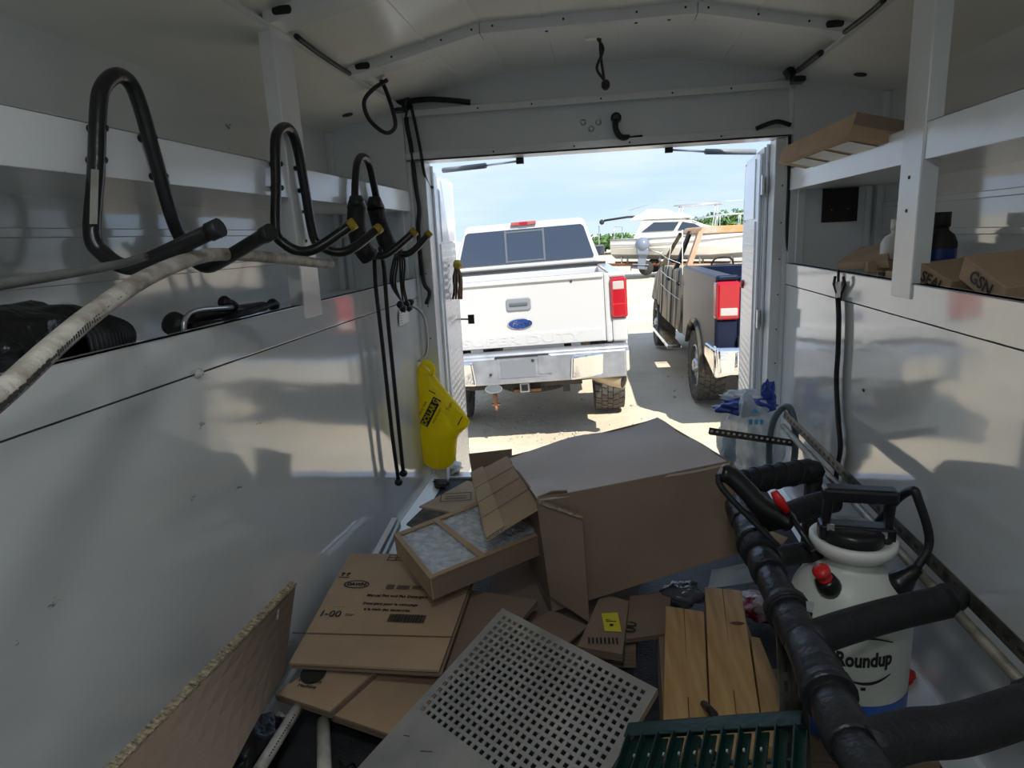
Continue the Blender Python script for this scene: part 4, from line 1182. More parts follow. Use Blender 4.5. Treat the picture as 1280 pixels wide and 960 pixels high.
# ================================================================== RIGHT SIDE THINGS
# long carton on the upper right shelf, tipped over the lip
A0, A1 = Vector((.572, 1.70, 1.199)), Vector((.572, 2.34, 1.199))
dx = Vector((.21, 0, -.052)); up = Vector((.014, 0, .050))
lc = thing('long_carton', 'long flat cardboard carton tipped over the lip of the upper right shelf', 'box', tuple(A0))
b = MB(); b.hexa([A0, A0 + dx, A1 + dx, A1, A0 + up, A0 + dx + up, A1 + dx + up, A1 + up]); b.build('carton_body', M['kraft'], lc, bevel=.002)
b = MB(); e_ = Vector((0, -.0025, 0))
b.sheet([A0 + e_ + up * .5, A0 + dx + e_ + up * .5, A0 + dx + e_ + up, A0 + e_ + up], .002, 2, 2); b.build('end_flap', M['kraft_dark'], lc)
b = MB(); w_ = Vector((-.0012, 0, -.0012))
for k in range(3): b.sheet([A0 + w_ + dx * .1 + Vector((0, .06 + k * .18, 0)), A0 + w_ + dx * .5 + Vector((0, .06 + k * .18, 0)), A0 + w_ + dx * .5 + Vector((0, .2 + k * .18, 0)), A0 + w_ + dx * .1 + Vector((0, .2 + k * .18, 0))], .001, 1, 1)
b.build('paper_label', M['whiteplastic'], lc)
b = MB(); b.sheet([A0 + up + dx * .45 + Vector((0, .003, .0012)), A0 + up + dx * .55 + Vector((0, .003, .0012)), A1 + up + dx * .55 + Vector((0, 0, .0012)), A1 + up + dx * .45 + Vector((0, 0, .0012))], .0008, 1, 4); b.build('tape_seam', M['kraft_tan'], lc)

def carton(lab, near, u, v, hgt, m='kraft', txt=None, tilt=0, nm='carton', tape=True, group='cartons on the lower right shelf'):
    """near: near bottom corner; u, v: floor edge vectors; hgt: height"""
    near, u, v = Vector(near), Vector(u), Vector(v)
    w_ = u.cross(v).normalized() * hgt
    if w_.z < 0: w_ = -w_
    t = thing(nm, lab, 'box', tuple(near), group=group)
    b = MB(); b.hexa([near, near + u, near + u + v, near + v, near + w_, near + u + w_, near + u + v + w_, near + v + w_]); b.build('carton_body', M[m], t, bevel=.002)
    if tape:
        b = MB(); o = w_ * (1 + .0009 / hgt)
        b.sheet([near + o + u * .46, near + o + u * .54, near + o + v + u * .54, near + o + v + u * .46], .0008, 1, 1); b.build('tape_seam', M['kraft_tan'], t)
    return t, near, u, v, w_
SH = .833
t = thing('carton', 'flat opened carton at the far end of the lower right shelf', 'box', tuple(at(1047, 337, X=.70)), group='cartons on the lower right shelf')
b = MB(); b.sheet([at(1047, 337, X=.69), at(1112, 334, X=.72), at(1113, 312, X=.87), at(1076, 317, X=.87)][::-1], .02, 4, 4, wob=.006); b.build('carton_body', M['kraft'], t)
b = MB(); b.sheet([at(1076, 316, X=.875), at(1113, 312, X=.875), at(1113, 319, X=.86), at(1076, 322, X=.86)], .004, 1, 1); b.build('carton_flap', M['kraft_dark'], t)
c2, n2, u2, v2, w2 = carton('carton with a double-line print, behind the right post', at(1084, 341, Z=SH + .035), (.18, -.04, .0), (.05, .20, .0), .028, 'kraft')
rects(c2, n2 + w2, u2, v2, [(.02, .03, .16, .035), (.02, .045, .16, .05)], M['ink_brown'], 'printed_line')
carton('carton lying under the foot of the right post', (.690, 1.60, SH + .002), (.20, .0, .0), (.0, .14, .0), .045, 'kraft_tan')
c4, n4, u4, v4, w4 = carton('carton with black handwriting, left of the pair at the right edge', (.688, 1.435, SH + .002), (.20, .05, .012), (-.018, .10, .034), .044, 'kraft')
c5, n5, u5, v5, w5 = carton('carton with black handwriting, rightmost on the lower right shelf', (.688, 1.25, SH + .004), (.22, .02, .018), (-.012, .12, .050), .046, 'kraft')
for c_, n_, v_, w_, tx in ((c4, n4, v4, w4, 'SEAL'), (c5, n5, v5, w5, 'GSN')):
    o = n_ + v_ * .5 + w_ * .5
    uv = -v_.normalized()
    nn = uv.cross(w_.normalized())
    lettering(tx, c_, o + nn * .0012, uv, w_, .034, M['ink'], 'handwriting', bold=.0004, shear=.15)
# bottles behind the post
def bottle(lab, c, r, h, mb, mc):
    t = thing('bottle', lab, 'bottle', tuple(c))
    b = MB(); b.lathe([(r * .9, 0), (r, .01), (r, h * .62), (r * .8, h * .72), (r * .45, h * .78), (r * .45, h * .82)], 20, c); b.build('bottle_body', mb, t)
    b = MB(); b.lathe([(r * .52, h * .82), (r * .52, h), (r * .3, h)], 16, c); b.build('bottle_cap', mc, t)
    return t
c = at(1122, 322, Y=1.98); c.z = SH + .001
bottle('white bottle standing behind the right post', c, .045, .17, M['whiteplastic'], M['whiteplastic'])
c = at(1172, 330, Y=1.62); c.z = SH + .001
bt = bottle('dark bottle with a kraft label standing right of the right post', c, .035, .18, M['ink'], M['ink'])
b = MB(); b.lathe([(.0352, .06), (.0352, .10)], 20, c, cap=False); b.build('dark_label', M['blueoval'], bt)

# black strap hung on the right panel
hs = thing('hanging_strap', 'long black strap hanging down the right wall from a forked hook', 'strap', tuple(at(1047, 608, X=XR - .012)))
sp = smooth_path([at(q[0], q[1], X=XR - .011) for q in ((1049, 372), (1050, 400), (1049, 440), (1047, 475), (1049, 520), (1052, 560), (1048, 585), (1046, 608))], 4)
b = MB(); vs = []
for p in sp:
    for dy, dx_ in ((-.008, -.012), (-.005, -.012), (.009, .006), (.006, .006)): vs.append(p + Vector((dx_, dy, 0)))
fs = []
for i in range(len(sp) - 1):
    for j in range(4): fs.append((i * 4 + j, i * 4 + (j + 1) % 4, i * 4 + 4 + (j + 1) % 4, i * 4 + 4 + j))
fs += [(0, 1, 2, 3), tuple(len(vs) - 4 + j for j in range(4))]
b.add(vs, fs, True); b.build('webbing', M['dark'], hs)
b = MB(); b.sheet([at(1045, 352, X=XR - .009), at(1054, 352, X=XR - .009), at(1052, 376, X=XR - .009), at(1046, 376, X=XR - .009)], .004, 1, 1)
b.tube([at(1048, 338, X=XR + .0), at(1048, 340, X=XR - .010), at(1048, 356, X=XR - .010)], .004, 6)
for s_ in (-1, 1): b.tube([at(1049 + s_ * 3, 366, X=XR - .011), at(1049 + s_ * 7, 355, X=XR - .013), at(1049 + s_ * 5, 346, X=XR - .015)], .004, 6)
b.build('forked_hook', M['steelblack'], hs)
# ================================================================== THE PILE ON THE FLOOR
def plane_pt(px, py, p0, n):
    q = r_ * ((px - 640) / FPX) + d_ * ((py - 480) / FPX) + f_
    o = Vector((0, 0, EYE))
    return o + q * ((Vector(p0) - o).dot(n) / q.dot(n))

# ---- big carton lying over the heap
FTL, FTR, FBR, FBL = at(672, 624, Y=1.42), at(915, 577, Y=1.50), at(931, 690, Y=1.46), at(690, 764, Y=1.44)
BTR, BTL = at(822, 523, Y=1.95), at(633, 571, Y=1.86)
dR, dL = BTR - FTR, BTL - FTL
BBR, BBL = FBR + dR, FBL + dL
BBL.z = max(BBL.z, .06)
bigb = thing('big_carton', 'largest brown cardboard box, greyish topped, lying tilted across the heap', 'box', tuple(FBL))
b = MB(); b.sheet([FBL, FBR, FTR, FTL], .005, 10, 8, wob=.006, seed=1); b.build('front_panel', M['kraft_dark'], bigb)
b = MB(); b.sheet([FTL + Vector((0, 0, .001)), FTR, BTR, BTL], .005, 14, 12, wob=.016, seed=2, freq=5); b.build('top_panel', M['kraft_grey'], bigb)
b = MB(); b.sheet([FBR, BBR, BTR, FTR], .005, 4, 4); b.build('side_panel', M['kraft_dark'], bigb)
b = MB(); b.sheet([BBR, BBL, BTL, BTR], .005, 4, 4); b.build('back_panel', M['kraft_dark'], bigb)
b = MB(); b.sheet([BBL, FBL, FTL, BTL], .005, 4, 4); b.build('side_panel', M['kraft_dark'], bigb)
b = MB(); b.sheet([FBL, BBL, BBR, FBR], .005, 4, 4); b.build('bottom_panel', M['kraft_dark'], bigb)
fl = [BTL + Vector((0, 0, .004)), at(588, 592, Y=1.76), at(608, 677, Y=1.385), FTL + Vector((.012, -.006, -.012))]
b = MB(); b.sheet(fl, .005, 8, 8, wob=.008, seed=5, freq=6); b.build('side_flap', M['kraft'], bigb)
def lerp4(c, u, v): return (c[0] * (1 - u) + c[1] * u) * (1 - v) + (c[3] * (1 - u) + c[2] * u) * v
nf = (fl[1] - fl[0]).cross(fl[3] - fl[0]).normalized()
nf = nf if nf.z > 0 else -nf
def strip(c, u0, u1, v0, v1, n, lift=.007, nu=2, nv=6, wob=0):
    b = MB(); b.sheet([lerp4(c, u0, v0) + n * lift, lerp4(c, u1, v0) + n * lift, lerp4(c, u1, v1) + n * lift, lerp4(c, u0, v1) + n * lift], .0012, nu, nv, wob=wob); return b
b = strip(fl, .66, .98, .02, .99, nf, .0075); b.build('packing_tape', M['kraft_tan'], bigb)
b = strip(fl, .70, 1.01, .955, 1.02, nf, .010, 6, 2, .01); b.build('torn_edge', M['kraft_edge'], bigb)
b = MB()
for v_ in (.30, .52, .74): b.add(*(lambda q: (q.v, q.f))(strip(fl, .06, .97, v_, v_ + .010, nf, .0078)))
b.build('crease_line', M['kraft_dark'], bigb)
ff = [FTL + Vector((-.002, -.010, .004)), at(728, 643, Y=1.405), at(737, 777, Y=1.40), at(688, 745, Y=1.425)]
b = MB(); b.sheet(ff, .005, 6, 8, wob=.006, seed=9, freq=7); b.build('front_flap', M['kraft_dark'], bigb)
b = MB(); b.sheet([at(674, 626, Y=1.408), at(728, 645, Y=1.40), at(729, 648, Y=1.399), at(674, 629, Y=1.407)], .007, 4, 1); b.build('flap_edge', M['kraft_edge'], bigb)
b = MB(); b.sheet([at(672, 622, Y=1.43), at(711, 622, Y=1.45), at(708, 612, Y=1.45), at(690, 614, Y=1.44)], .006, 4, 3, wob=.02, freq=20); b.build('torn_tab', M['kraft_dark'], bigb)
b = MB(); b.sheet([at(586, 567, Y=1.93), at(640, 561, Y=1.95), at(640, 612, Y=1.93), at(592, 604, Y=1.92)], .005, 3, 3); b.build('back_flap', M['kraft_dark'], bigb)

# ---- pleat-less furnace filter in a cardboard frame
fa, fb, fc, fd = at(492, 668, Z=.270), at(537, 724, Z=.250), at(686, 664, Z=.272), at(606, 624, Z=.296)
fn = (fb - fa).cross(fd - fa).normalized(); fn = fn if fn.z > 0 else -fn
FT = .058
flt = thing('air_filter', 'square air filter with grey-white fibre in a brown card frame, under the biggest box', 'filter', tuple(fb - fn * FT))
F4 = [fa, fb, fc, fd]
b = MB(); lo4 = [p - fn * FT for p in F4]
med = [lerp4(F4, u, v) - fn * .008 for u, v in ((.03, .02), (.97, .02), (.97, .98), (.03, .98))]
b.sheet(med, .01, 24, 24, wob=.006, seed=3, freq=60); b.build('filter_fibre', M['filter'], flt)
for i in range(4):
    p, q = F4[i], F4[(i + 1) % 4]; p2, q2 = lo4[i], lo4[(i + 1) % 4]
    cen = sum((v for v in F4), Vector()) / 4
    inn = ((cen - (p + q) / 2) - (q - p).normalized() * (cen - (p + q) / 2).dot((q - p).normalized())).normalized()
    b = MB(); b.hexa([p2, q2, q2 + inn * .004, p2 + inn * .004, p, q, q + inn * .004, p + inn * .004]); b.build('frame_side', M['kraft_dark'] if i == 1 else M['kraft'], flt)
    b = MB(); b.hexa([p - fn * .003, q - fn * .003, q + inn * .013 - fn * .003, p + inn * .013 - fn * .003, p + fn * .001, q + fn * .001, q + inn * .013 + fn * .001, p + inn * .013 + fn * .001]); b.build('frame_lip', M['kraft'], flt)
b = strip(F4, 0.02, .98, .40, .455, fn, .002); b.build('cross_strap', M['kraft'], flt)

# ---- the printed flattened carton
dTL, dTR, dBR, dBL = at(438, 692, Z=.175), at(600, 694, Z=.175), at(549, 838, Z=.135), at(361, 828, Z=.135)
D4 = [dBL, dBR, dTR, dTL]
dn = (dBR - dBL).cross(dTL - dBL).normalized(); dn = dn if dn.z > 0 else -dn
du = (dBR - dBL).normalized(); dv = dn.cross(du)
dw = thing('flattened_carton', 'flattened kraft carton printed with 1-00 and a barcode, by the left wall', 'box', tuple(dBL))
b = MB(); b.sheet(D4, .006, 10, 8, wob=.003, seed=6); db = b.build('upper_layer', M['kraft'], dw)
b = MB(); b.sheet([p - dn * .010 + du * .004 for p in D4], .006, 4, 4); b.build('lower_layer', M['kraft_dark'], dw)
def dp(px, py): return plane_pt(px, py, dBL, dn) + dn * .0035
b = MB(); b.sheet([dp(366, 793), dp(566, 798), dp(566, 797), dp(366, 792)], .0008, 8, 1); b.build('fold_line', M['ink_brown'], dw)
def dtext(t, px, py, size, m='ink', **k): return lettering(t, dw, dp(px, py), du, dv, size, M[m], **k)
dtext('1-00', 413, 769, .030, bold=.0002)
dtext('DAWN', 446, 732, .0155, bold=.0006)
ring = MB(); ce = dp(446, 732)
for k in range(28):
    a0, a1 = 2 * math.pi * k / 28, 2 * math.pi * (k + 1) / 28
    if .5 < math.sin(a0) or math.sin(a0) < -.3 or True:
        q = [ce + du * r1 * math.cos(a) + dv * r2 * math.sin(a) + dn * .0006 for (r1, r2, a) in ((.030, .0135, a0), (.0335, .0165, a0), (.0335, .0165, a1), (.030, .0135, a1))]
        ring.hexa(q + [p + dn * .0004 for p in q])
ring.build('oval_emblem', M['ink'], dw)
dtext('Manual Pot and Pan Detergent', 497, 747, .0125, bold=.0002)
dtext('Detergent pour le nettoyage', 488, 757, .0118, bold=.0002)
dtext('a la main des casseroles', 484, 764, .0118, bold=.0002)
dtext('- ... - . ... . - ..', 424, 760, .006)
bars = []
rg = random.Random(11); x = 0
while x < .088: w_ = rg.choice((.0008, .0014, .0022)); bars.append((x, -.014, x + w_, .014)); x += w_ + rg.choice((.0008, .0014))
rects(dw, dp(486, 774), du, dv, bars, M['ink'], 'barcode')
rects(dw, dp(432, 770), du, dv, [(0, .000, .022, .0016), (.0, -.004, .018, -.0028)], M['ink'], 'print_stroke')
rects(dw, dp(540, 740), du, dv, [(-.12, .002, -.10, .018), (-.092, .002, -.06, .016), (-.052, .004, -.03, .016), (-.024, .0, .03, .003), (-.02, .006, .03, .009), (-.02, .012, .026, .015)], M['ink_brown'], 'pictogram')
grid_ = [(-.04, -.002, .05, .0), (-.04, .010, .05, .012), (-.04, .022, .05, .024)] + [(x_, -.002, x_ + .002, .024) for x_ in (-.04, -.018, .004, .026, .048)]
rects(dw, dp(502, 702), du, dv, grid_, M['ink'], 'print_table')
ar = []
for x_ in (0, .014): ar += [(x_, 0, x_ + .003, .014), (x_ - .004, .010, x_ + .007, .0125), (x_ - .002, .0125, x_ + .005, .016)]
rects(dw, dp(427, 722), du, dv, ar + [(-.006, -.006, .024, -.004)], M['ink'], 'up_arrow')

def slab(nm, lab, c4, th=.006, m='kraft', cat='box', layers=1, wob=.003, seed=0, group=None):
    """loose cardboard sheet or flattened carton, seen from above"""
    n = (c4[1] - c4[0]).cross(c4[3] - c4[0]).normalized()
    if n.z < 0: c4 = [c4[0], c4[3], c4[2], c4[1]]; n = -n
    t = thing(nm, lab, cat, tuple(c4[0]), group=group)
    for k in range(layers):
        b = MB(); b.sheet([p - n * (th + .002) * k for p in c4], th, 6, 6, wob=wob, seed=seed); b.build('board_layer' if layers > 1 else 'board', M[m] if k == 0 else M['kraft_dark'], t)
    return t, c4, n
t, c4, n_ = slab('flattened_carton', 'flattened carton with a round dark emblem, below the 1-00 carton at left', [at(343, 867, Z=.095), at(412, 890, Z=.085), at(470, 838, Z=.105), at(405, 828, Z=.115)], layers=3, seed=2)
o = plane_pt(392, 842, c4[0], n_) + n_ * .002
b = MB(); b.lathe([(.028, 0), (.028, .0006)], 20, o, Vector((0, 0, 1)).rotation_difference(n_).to_matrix().to_4x4()); b.build('round_emblem', M['ink'], t)
u_ = (c4[1] - c4[0]).normalized()
u_ = u_ if u_.x > 0 else -u_
lettering('Detergent', t, plane_pt(388, 852, c4[0], n_) + n_ * .002, Vector((1, -.1, 0)), Vector((0, 1, 0)), .013, M['ink'])
lettering('Machine', t, plane_pt(384, 859, c4[0], n_) + n_ * .002, Vector((1, -.1, 0)), Vector((0, 1, 0)), .013, M['ink'])
slab('flattened_carton', 'plain brown flattened carton left of the perforated steel plate', [at(412, 892, Z=.068), at(500, 922, Z=.06), at(585, 822, Z=.085), at(466, 838, Z=.09)], layers=3, seed=4)
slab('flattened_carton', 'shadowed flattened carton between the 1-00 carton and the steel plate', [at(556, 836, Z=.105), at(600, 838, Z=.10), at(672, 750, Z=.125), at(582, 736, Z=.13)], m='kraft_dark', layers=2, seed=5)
t, c4, n_ = slab('cardboard_flap', 'small tan carton flap with a printed rectangle, beyond the air filter', [at(524, 633, Z=.19), at(570, 641, Z=.19), at(625, 612, Z=.20), at(584, 601, Z=.20)], m='kraft_tan', seed=7)
u_ = (at(590, 620, Z=.2) - at(555, 622, Z=.2)).normalized()
o = plane_pt(570, 622, c4[0], n_) + n_ * .002
rects(t, o, u_, n_.cross(u_), [(-.05, -.03, .05, -.027), (-.05, .027, .05, .03), (-.05, -.03, -.047, .03), (.047, -.03, .05, .03), (-.035, -.012, .035, -.008), (-.035, .004, .035, .008)], M['ink_brown'], 'print_rectangle')
slab('flattened_carton', 'brown carton panel lying under the near left end of the biggest box', [at(640, 792, Z=.10), at(700, 812, Z=.09), at(735, 782, Z=.095), at(690, 762, Z=.10)], m='kraft_dark', seed=8)
t, c4, n_ = slab('flattened_carton', 'dark carton with a small yellow sticker, beside the steel plate', [at(722, 808, Z=.095), at(778, 818, Z=.095), at(786, 752, Z=.125), at(752, 742, Z=.13)], m='kraft_dark', layers=3, seed=3)
def onp(px, py): return plane_pt(px, py, c4[0], n_) + n_ * .0035
b = MB(); b.sheet([onp(756, 790), onp(777, 791), onp(772, 767), onp(752, 768)], .0008, 2, 2); b.build('yellow_sticker', M['labelyellow'], t)
rects(t, onp(764, 779), (1, .05, 0), (0, 1, 0), [(-.012, .006, .010, .009), (-.012, .0, .012, .003), (-.004, -.016, .004, -.009)], M['ink'], 'sticker_print')
rects(t, onp(752, 803), (1, .05, 0), (0, 1, 0), [(-.03 + i * .009, -.01, -.026 + i * .009, .012) for i in range(8)], M['ink'], 'print_stroke')
t, c4, n_ = slab('flattened_carton', 'dark carton with large worn letters, left of the two long planks', [at(776, 800, Z=.085), at(832, 792, Z=.085), at(840, 738, Z=.11), at(788, 744, Z=.115)], m='kraft_dark', layers=2, seed=9)
lettering('00', t, plane_pt(788, 785, c4[0], n_) + n_ * .003, (.15, 1, 0), (-1, .15, 0), .045, M['ink'])
# fragments that hold the heap up, in the shade beneath it
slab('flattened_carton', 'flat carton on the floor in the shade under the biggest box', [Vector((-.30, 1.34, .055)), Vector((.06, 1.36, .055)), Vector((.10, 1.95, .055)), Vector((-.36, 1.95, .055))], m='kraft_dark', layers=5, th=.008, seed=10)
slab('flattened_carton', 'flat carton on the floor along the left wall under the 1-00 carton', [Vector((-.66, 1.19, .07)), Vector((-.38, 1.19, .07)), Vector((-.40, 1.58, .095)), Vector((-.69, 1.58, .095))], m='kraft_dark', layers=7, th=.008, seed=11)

# ---- thick corrugated sheet on edge at the left
p0, p1 = at(371, 731, X=-.605), at(148, 962, X=-.600)
p1 = p1 + (p1 - p0) * .15
q0, q1 = at(358, 838, Y=p0.y + .01), at(262, 1010, Y=p1.y + .06)
cs = thing('corrugated_sheet', 'thick brown corrugated board standing on edge against the left wall', 'cardboard', tuple(q0))
b = MB(); b.sheet([p0, p1, q1, q0], .012, 8, 6, wob=.004, seed=3); b.build('board_face', M['kraft_dark'], cs)
nrm = (p1 - p0).cross(q0 - p0).normalized(); nrm = nrm if nrm.x < 0 else -nrm
b = MB(); N = 120
for k in range(N):
    a, c = p0.lerp(p1, k / N), p0.lerp(p1, (k + .93) / N)
    h_ = .0015 * noise.noise(Vector((k * .7, 1, 2))) + (.0012 if k % 2 else 0)
    b.hexa([a + nrm * .000, c + nrm * .000, c + nrm * .0125, a + nrm * .0125, a + Vector((0, 0, .004 + h_)), c + Vector((0, 0, .004 + h_)), c + nrm * .0125 + Vector((0, 0, .004 + h_)), a + nrm * .0125 + Vector((0, 0, .004 + h_))])
ce_ = b.build('fluted_edge', M['kraft_edge'], cs); ce_['kind'] = 'stuff'
pn = -nrm
for (qx, qy, l) in ((300, 822, .03), (345, 762, .012), (206, 905, .03)):
    c = plane_pt(qx, qy, p0, nrm) + pn * .003
    b = MB(); b.sheet([c, c + Vector((0, .005, .0)), c + Vector((.004, -.010, -l)), c + Vector((.002, -.012, -l))], .0012, 1, 4); b.build('torn_strip', M['kraft_edge'], cs)

# ---- black film, conduit pieces in the dark corner
bf = thing('black_film', 'crumpled black plastic film in the dark corner below the corrugated board', 'film', tuple(at(335, 945, Z=.02)))
b = MB(); b.ball((-.49, .88, .04), .07, 3, sc=(.7, 1.3, .62), rough=.5, seed=6, freq=3); b.build('film', M['blackbag'], bf)
b = MB(); b.ball(at(322, 935, Z=.05), .058, 3, sc=(.8, 1.3, .7), rough=.5, seed=9, freq=3); b.build('film_fold', M['blackbag'], bf)
b = MB(); b.tube([at(372, 885, Z=.075), at(322, 965, Z=.075)], .0115, 12); b.tube([at(322, 965, Z=.075), at(322, 965, Z=.075) + (at(322, 965, Z=.075) - at(372, 885, Z=.075)) * .5], .0115, 12)
pc = thing('conduit', 'printed white conduit lying at a slant in the dark left corner', 'pipe', tuple(at(345, 925, Z=.06)))
b.build('conduit_tube', M['pvc'], pc)
dd = (at(322, 965, Z=.075) - at(372, 885, Z=.075)).normalized(); ss = dd.cross(Vector((0, 0, 1))).normalized(); ss = ss if ss.x < 0 else -ss
b = MB()
for k in range(16):
    c = at(372, 885, Z=.075) + dd * (.03 + k * .007) - ss * .0085 + Vector((0, 0, .0085)); b.box(c, (.0022, .0022, .0012))
b.build('printed_marks', M['ink'], pc)
b = MB(); b.tube([at(404, 902, Z=.05), at(406, 985, Z=.06)], .0135, 14); tag(b.build('pvc_pipe', M['pvc']), 'plain white pipe pointing at the viewer under the small flattened carton', 'pipe')

# ---- perforated steel plate (real holes)
A_ = at(628, 760, Z=.215); B_ = at(822, 861, Z=.200); C_ = at(445, 962, Z=.115)
eu = (B_ - A_); ev = (C_ - A_)
un, vn = eu.normalized(), ev.normalized()
Lu, Lv = eu.length, ev.length * 1.06
pn_ = un.cross(vn).normalized(); pn_ = pn_ if pn_.z > 0 else -pn_
NU, NV = 23, 17
pu = (Lu - .026) / NU; pv = pu * 1.02
mu, mv = .013, .012
hu, hv = pu * .27, pv * .27
pp_ = thing('perforated_plate', 'flat steel plate with rows of square holes lying on the cartons', 'plate', tuple(C_))
TH = .0025
b = MB()
def PP(s, t, k): return A_ + un * s + vn * t - pn_ * (TH * k)
def quad(s0, s1, t0, t1):
    for k in (0, 1): b.add([PP(s0, t0, k), PP(s1, t0, k), PP(s1, t1, k), PP(s0, t1, k)], [(0, 1, 2, 3) if k == 0 else (3, 2, 1, 0)])
for i in range(NU):
    for j in range(NV):
        s0, t0 = mu + i * pu, mv + j * pv; s1, t1 = s0 + pu, t0 + pv
        a0, a1, c0, c1 = s0 + pu / 2 - hu, s0 + pu / 2 + hu, t0 + pv / 2 - hv, t0 + pv / 2 + hv
        quad(s0, s1, t0, c0); quad(s0, s1, c1, t1); quad(s0, a0, c0, c1); quad(a1, s1, c0, c1)
        o = [(a0, c0), (a1, c0), (a1, c1), (a0, c1)]
        for k in range(4):
            (x0, y0), (x1, y1) = o[k], o[(k + 1) % 4]
            b.add([PP(x0, y0, 0), PP(x1, y1, 0), PP(x1, y1, 1), PP(x0, y0, 1)], [(0, 1, 2, 3)])
s_end, t_end = mu + NU * pu, mv + NV * pv
quad(0, Lu, 0, mv); quad(0, mu, mv, t_end); quad(s_end, Lu, mv, t_end); quad(0, Lu, t_end, Lv)
pl_ = b.build('plate_sheet', M['steel'], pp_)
b = MB()
for (s0, t0, s1, t1) in ((0, 0, Lu, 0), (Lu, 0, Lu, Lv), (Lu, Lv, 0, Lv), (0, Lv, 0, 0)):
    b.add([PP(s0, t0, 0), PP(s1, t1, 0), PP(s1, t1, 6), PP(s0, t0, 6)], [(0, 1, 2, 3)])
b.build('turned_down_edge', M['steel'], pp_)
b = MB(); rg = random.Random(5)
for k in range(9):
    s, t_ = rg.uniform(.03, Lu * .8), rg.uniform(t_end + .02, Lv - .02); l = rg.uniform(.004, .012); a = rg.uniform(0, 3)
    c = PP(s, t_, -.1); d = (un * math.cos(a) + vn * math.sin(a)) * l; e_ = pn_.cross(d).normalized() * .0012
    b.add([c - d - e_, c + d - e_, c + d + e_, c - d + e_], [(0, 1, 2, 3)])
b.build('scratch', M['ink_brown'], pp_)

# ---- pine planks
def plank(lab, far_l, far_r, near_r, near_l, th, seed):
    t = thing('plank', lab, 'plank', tuple(near_l), group='pine planks beside the foam rack')
    b = MB()
    dwn = Vector((0, 0, -th))
    ex = 1.35                                                    # runs on towards the viewer under the green rack
    nr, nl = far_r + (near_r - far_r) * ex, far_l + (near_l - far_l) * ex
    b.hexa([p + dwn for p in (nl, nr, far_r, far_l)] + [nl, nr, far_r, far_l]); b.build('timber', M['wood'], t, bevel=.002)
    w_ = (far_r - far_l); l = (nl - far_l)
    for f0, f1, k in ((0.0, .38, .48), (.62, 1.0, .52)) if seed != 3 else ():
        c0, c1 = far_l + w_ * k + l * f0, far_l + w_ * (k + .03) + l * f1
        wd = w_ * .012
        b = MB(); u3 = Vector((0, 0, .0006)); b.add([c0 - wd + u3, c0 + wd + u3, c1 + wd * .3 + u3, c1 - wd * .3 + u3], [(0, 1, 2, 3)]); b.build('crack', M['woodend'], t)
    if seed == 2:
        b = MB(); c = far_l + w_ * .78 + l * .24 + Vector((0, 0, .0007)); b.add([c + Vector((.016 * math.cos(a) * (1 + .5 * noise.noise(Vector((a * 1.7, 3, 1)))), .007 * math.sin(a) * (1 + .6 * noise.noise(Vector((a * 2, 1, 5)))), 0)) for a in [2 * math.pi * j / 18 for j in range(18)]], [tuple(range(18))]); b.build('knot', M['woodend'], t)
    return t
plank('left pine plank of the pair, with a long crack in the middle', at(832, 757, Z=.12), at(880, 764, Z=.12), at(886, 892, Z=.118), at(829, 893, Z=.118), .038, 1)
plank('right pine plank of the pair, with a dark knot near its far end', at(881, 733, Z=.128), at(927, 738, Z=.128), at(949, 886, Z=.122), at(888, 891, Z=.122), .038, 2)
plank('narrow pine plank lying lower at the right of the pair', at(938, 795, Z=.09), at(950, 797, Z=.09), at(988, 892, Z=.085), at(951, 890, Z=.085), .03, 3)
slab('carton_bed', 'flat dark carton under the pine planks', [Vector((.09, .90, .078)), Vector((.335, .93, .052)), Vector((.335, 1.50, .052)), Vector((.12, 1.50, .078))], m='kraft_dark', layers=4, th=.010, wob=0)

# ---- dark green slatted rack
gl, gr = at(785, 903, Z=.200), None
yaw_ = R3(-17)
Lg = .262
gu = Vector((math.cos(yaw_), math.sin(yaw_), .0))
best = min((abs((lambda p: (m3.transposed() @ (p - Vector((0, 0, EYE)))))(gl + gu * Lg + Vector((0, 0, k * .005))).y / -(m3.transposed() @ (gl + gu * Lg + Vector((0, 0, k * .005)) - Vector((0, 0, EYE)))).z - (480 - 886) / FPX), k) for k in range(-20, 40))[1]
gr = gl + gu * Lg + Vector((0, 0, best * .005))
gu = (gr - gl).normalized(); Lg = (gr - gl).length
gv = Vector((-math.sin(-yaw_) * 1.0, -math.cos(yaw_), -.10)).normalized()
gn = gu.cross(gv).normalized(); gn = gn if gn.z > 0 else -gn
gk = thing('slatted_rack', 'dark green metal rack of parallel slats at the bottom edge of the view', 'rack', tuple(gl - gn * .03))
def GB(s0, s1, t0, t1, n0, n1):
    def q(s, t, n): return gl + gu * s + gv * t + gn * n
    return [q(s0, t0, n0), q(s1, t0, n0), q(s1, t1, n0), q(s0, t1, n0), q(s0, t0, n1), q(s1, t0, n1), q(s1, t1, n1), q(s0, t1, n1)]
b = MB(); b.hexa(GB(0, Lg, 0, .003, -.032, 0)); b.hexa(GB(0, Lg, -.0, .030, -.002, .0)); b.build('end_bar', M['green'], gk, bevel=.001)
for i in range(11):
    s = .008 + i * (Lg - .016) / 10
    b = MB(); b.hexa(GB(s - .0012, s + .0012, .028, .30, -.014, .004)); b.hexa(GB(s, s + .012, .028, .30, -.014, -.011)); b.build('slat', M['green'], gk)
b = MB(); b.hexa(GB(.0, Lg, .075, .080, -.018, -.013)); b.build('cross_wire', M['green'], gk)
b = MB()
for i in range(9): b.hexa(GB(.033 + i * .0246, .036 + i * .0246, .074, .079, .003, .006))
b.build('weld_dot', M['alu'], gk)
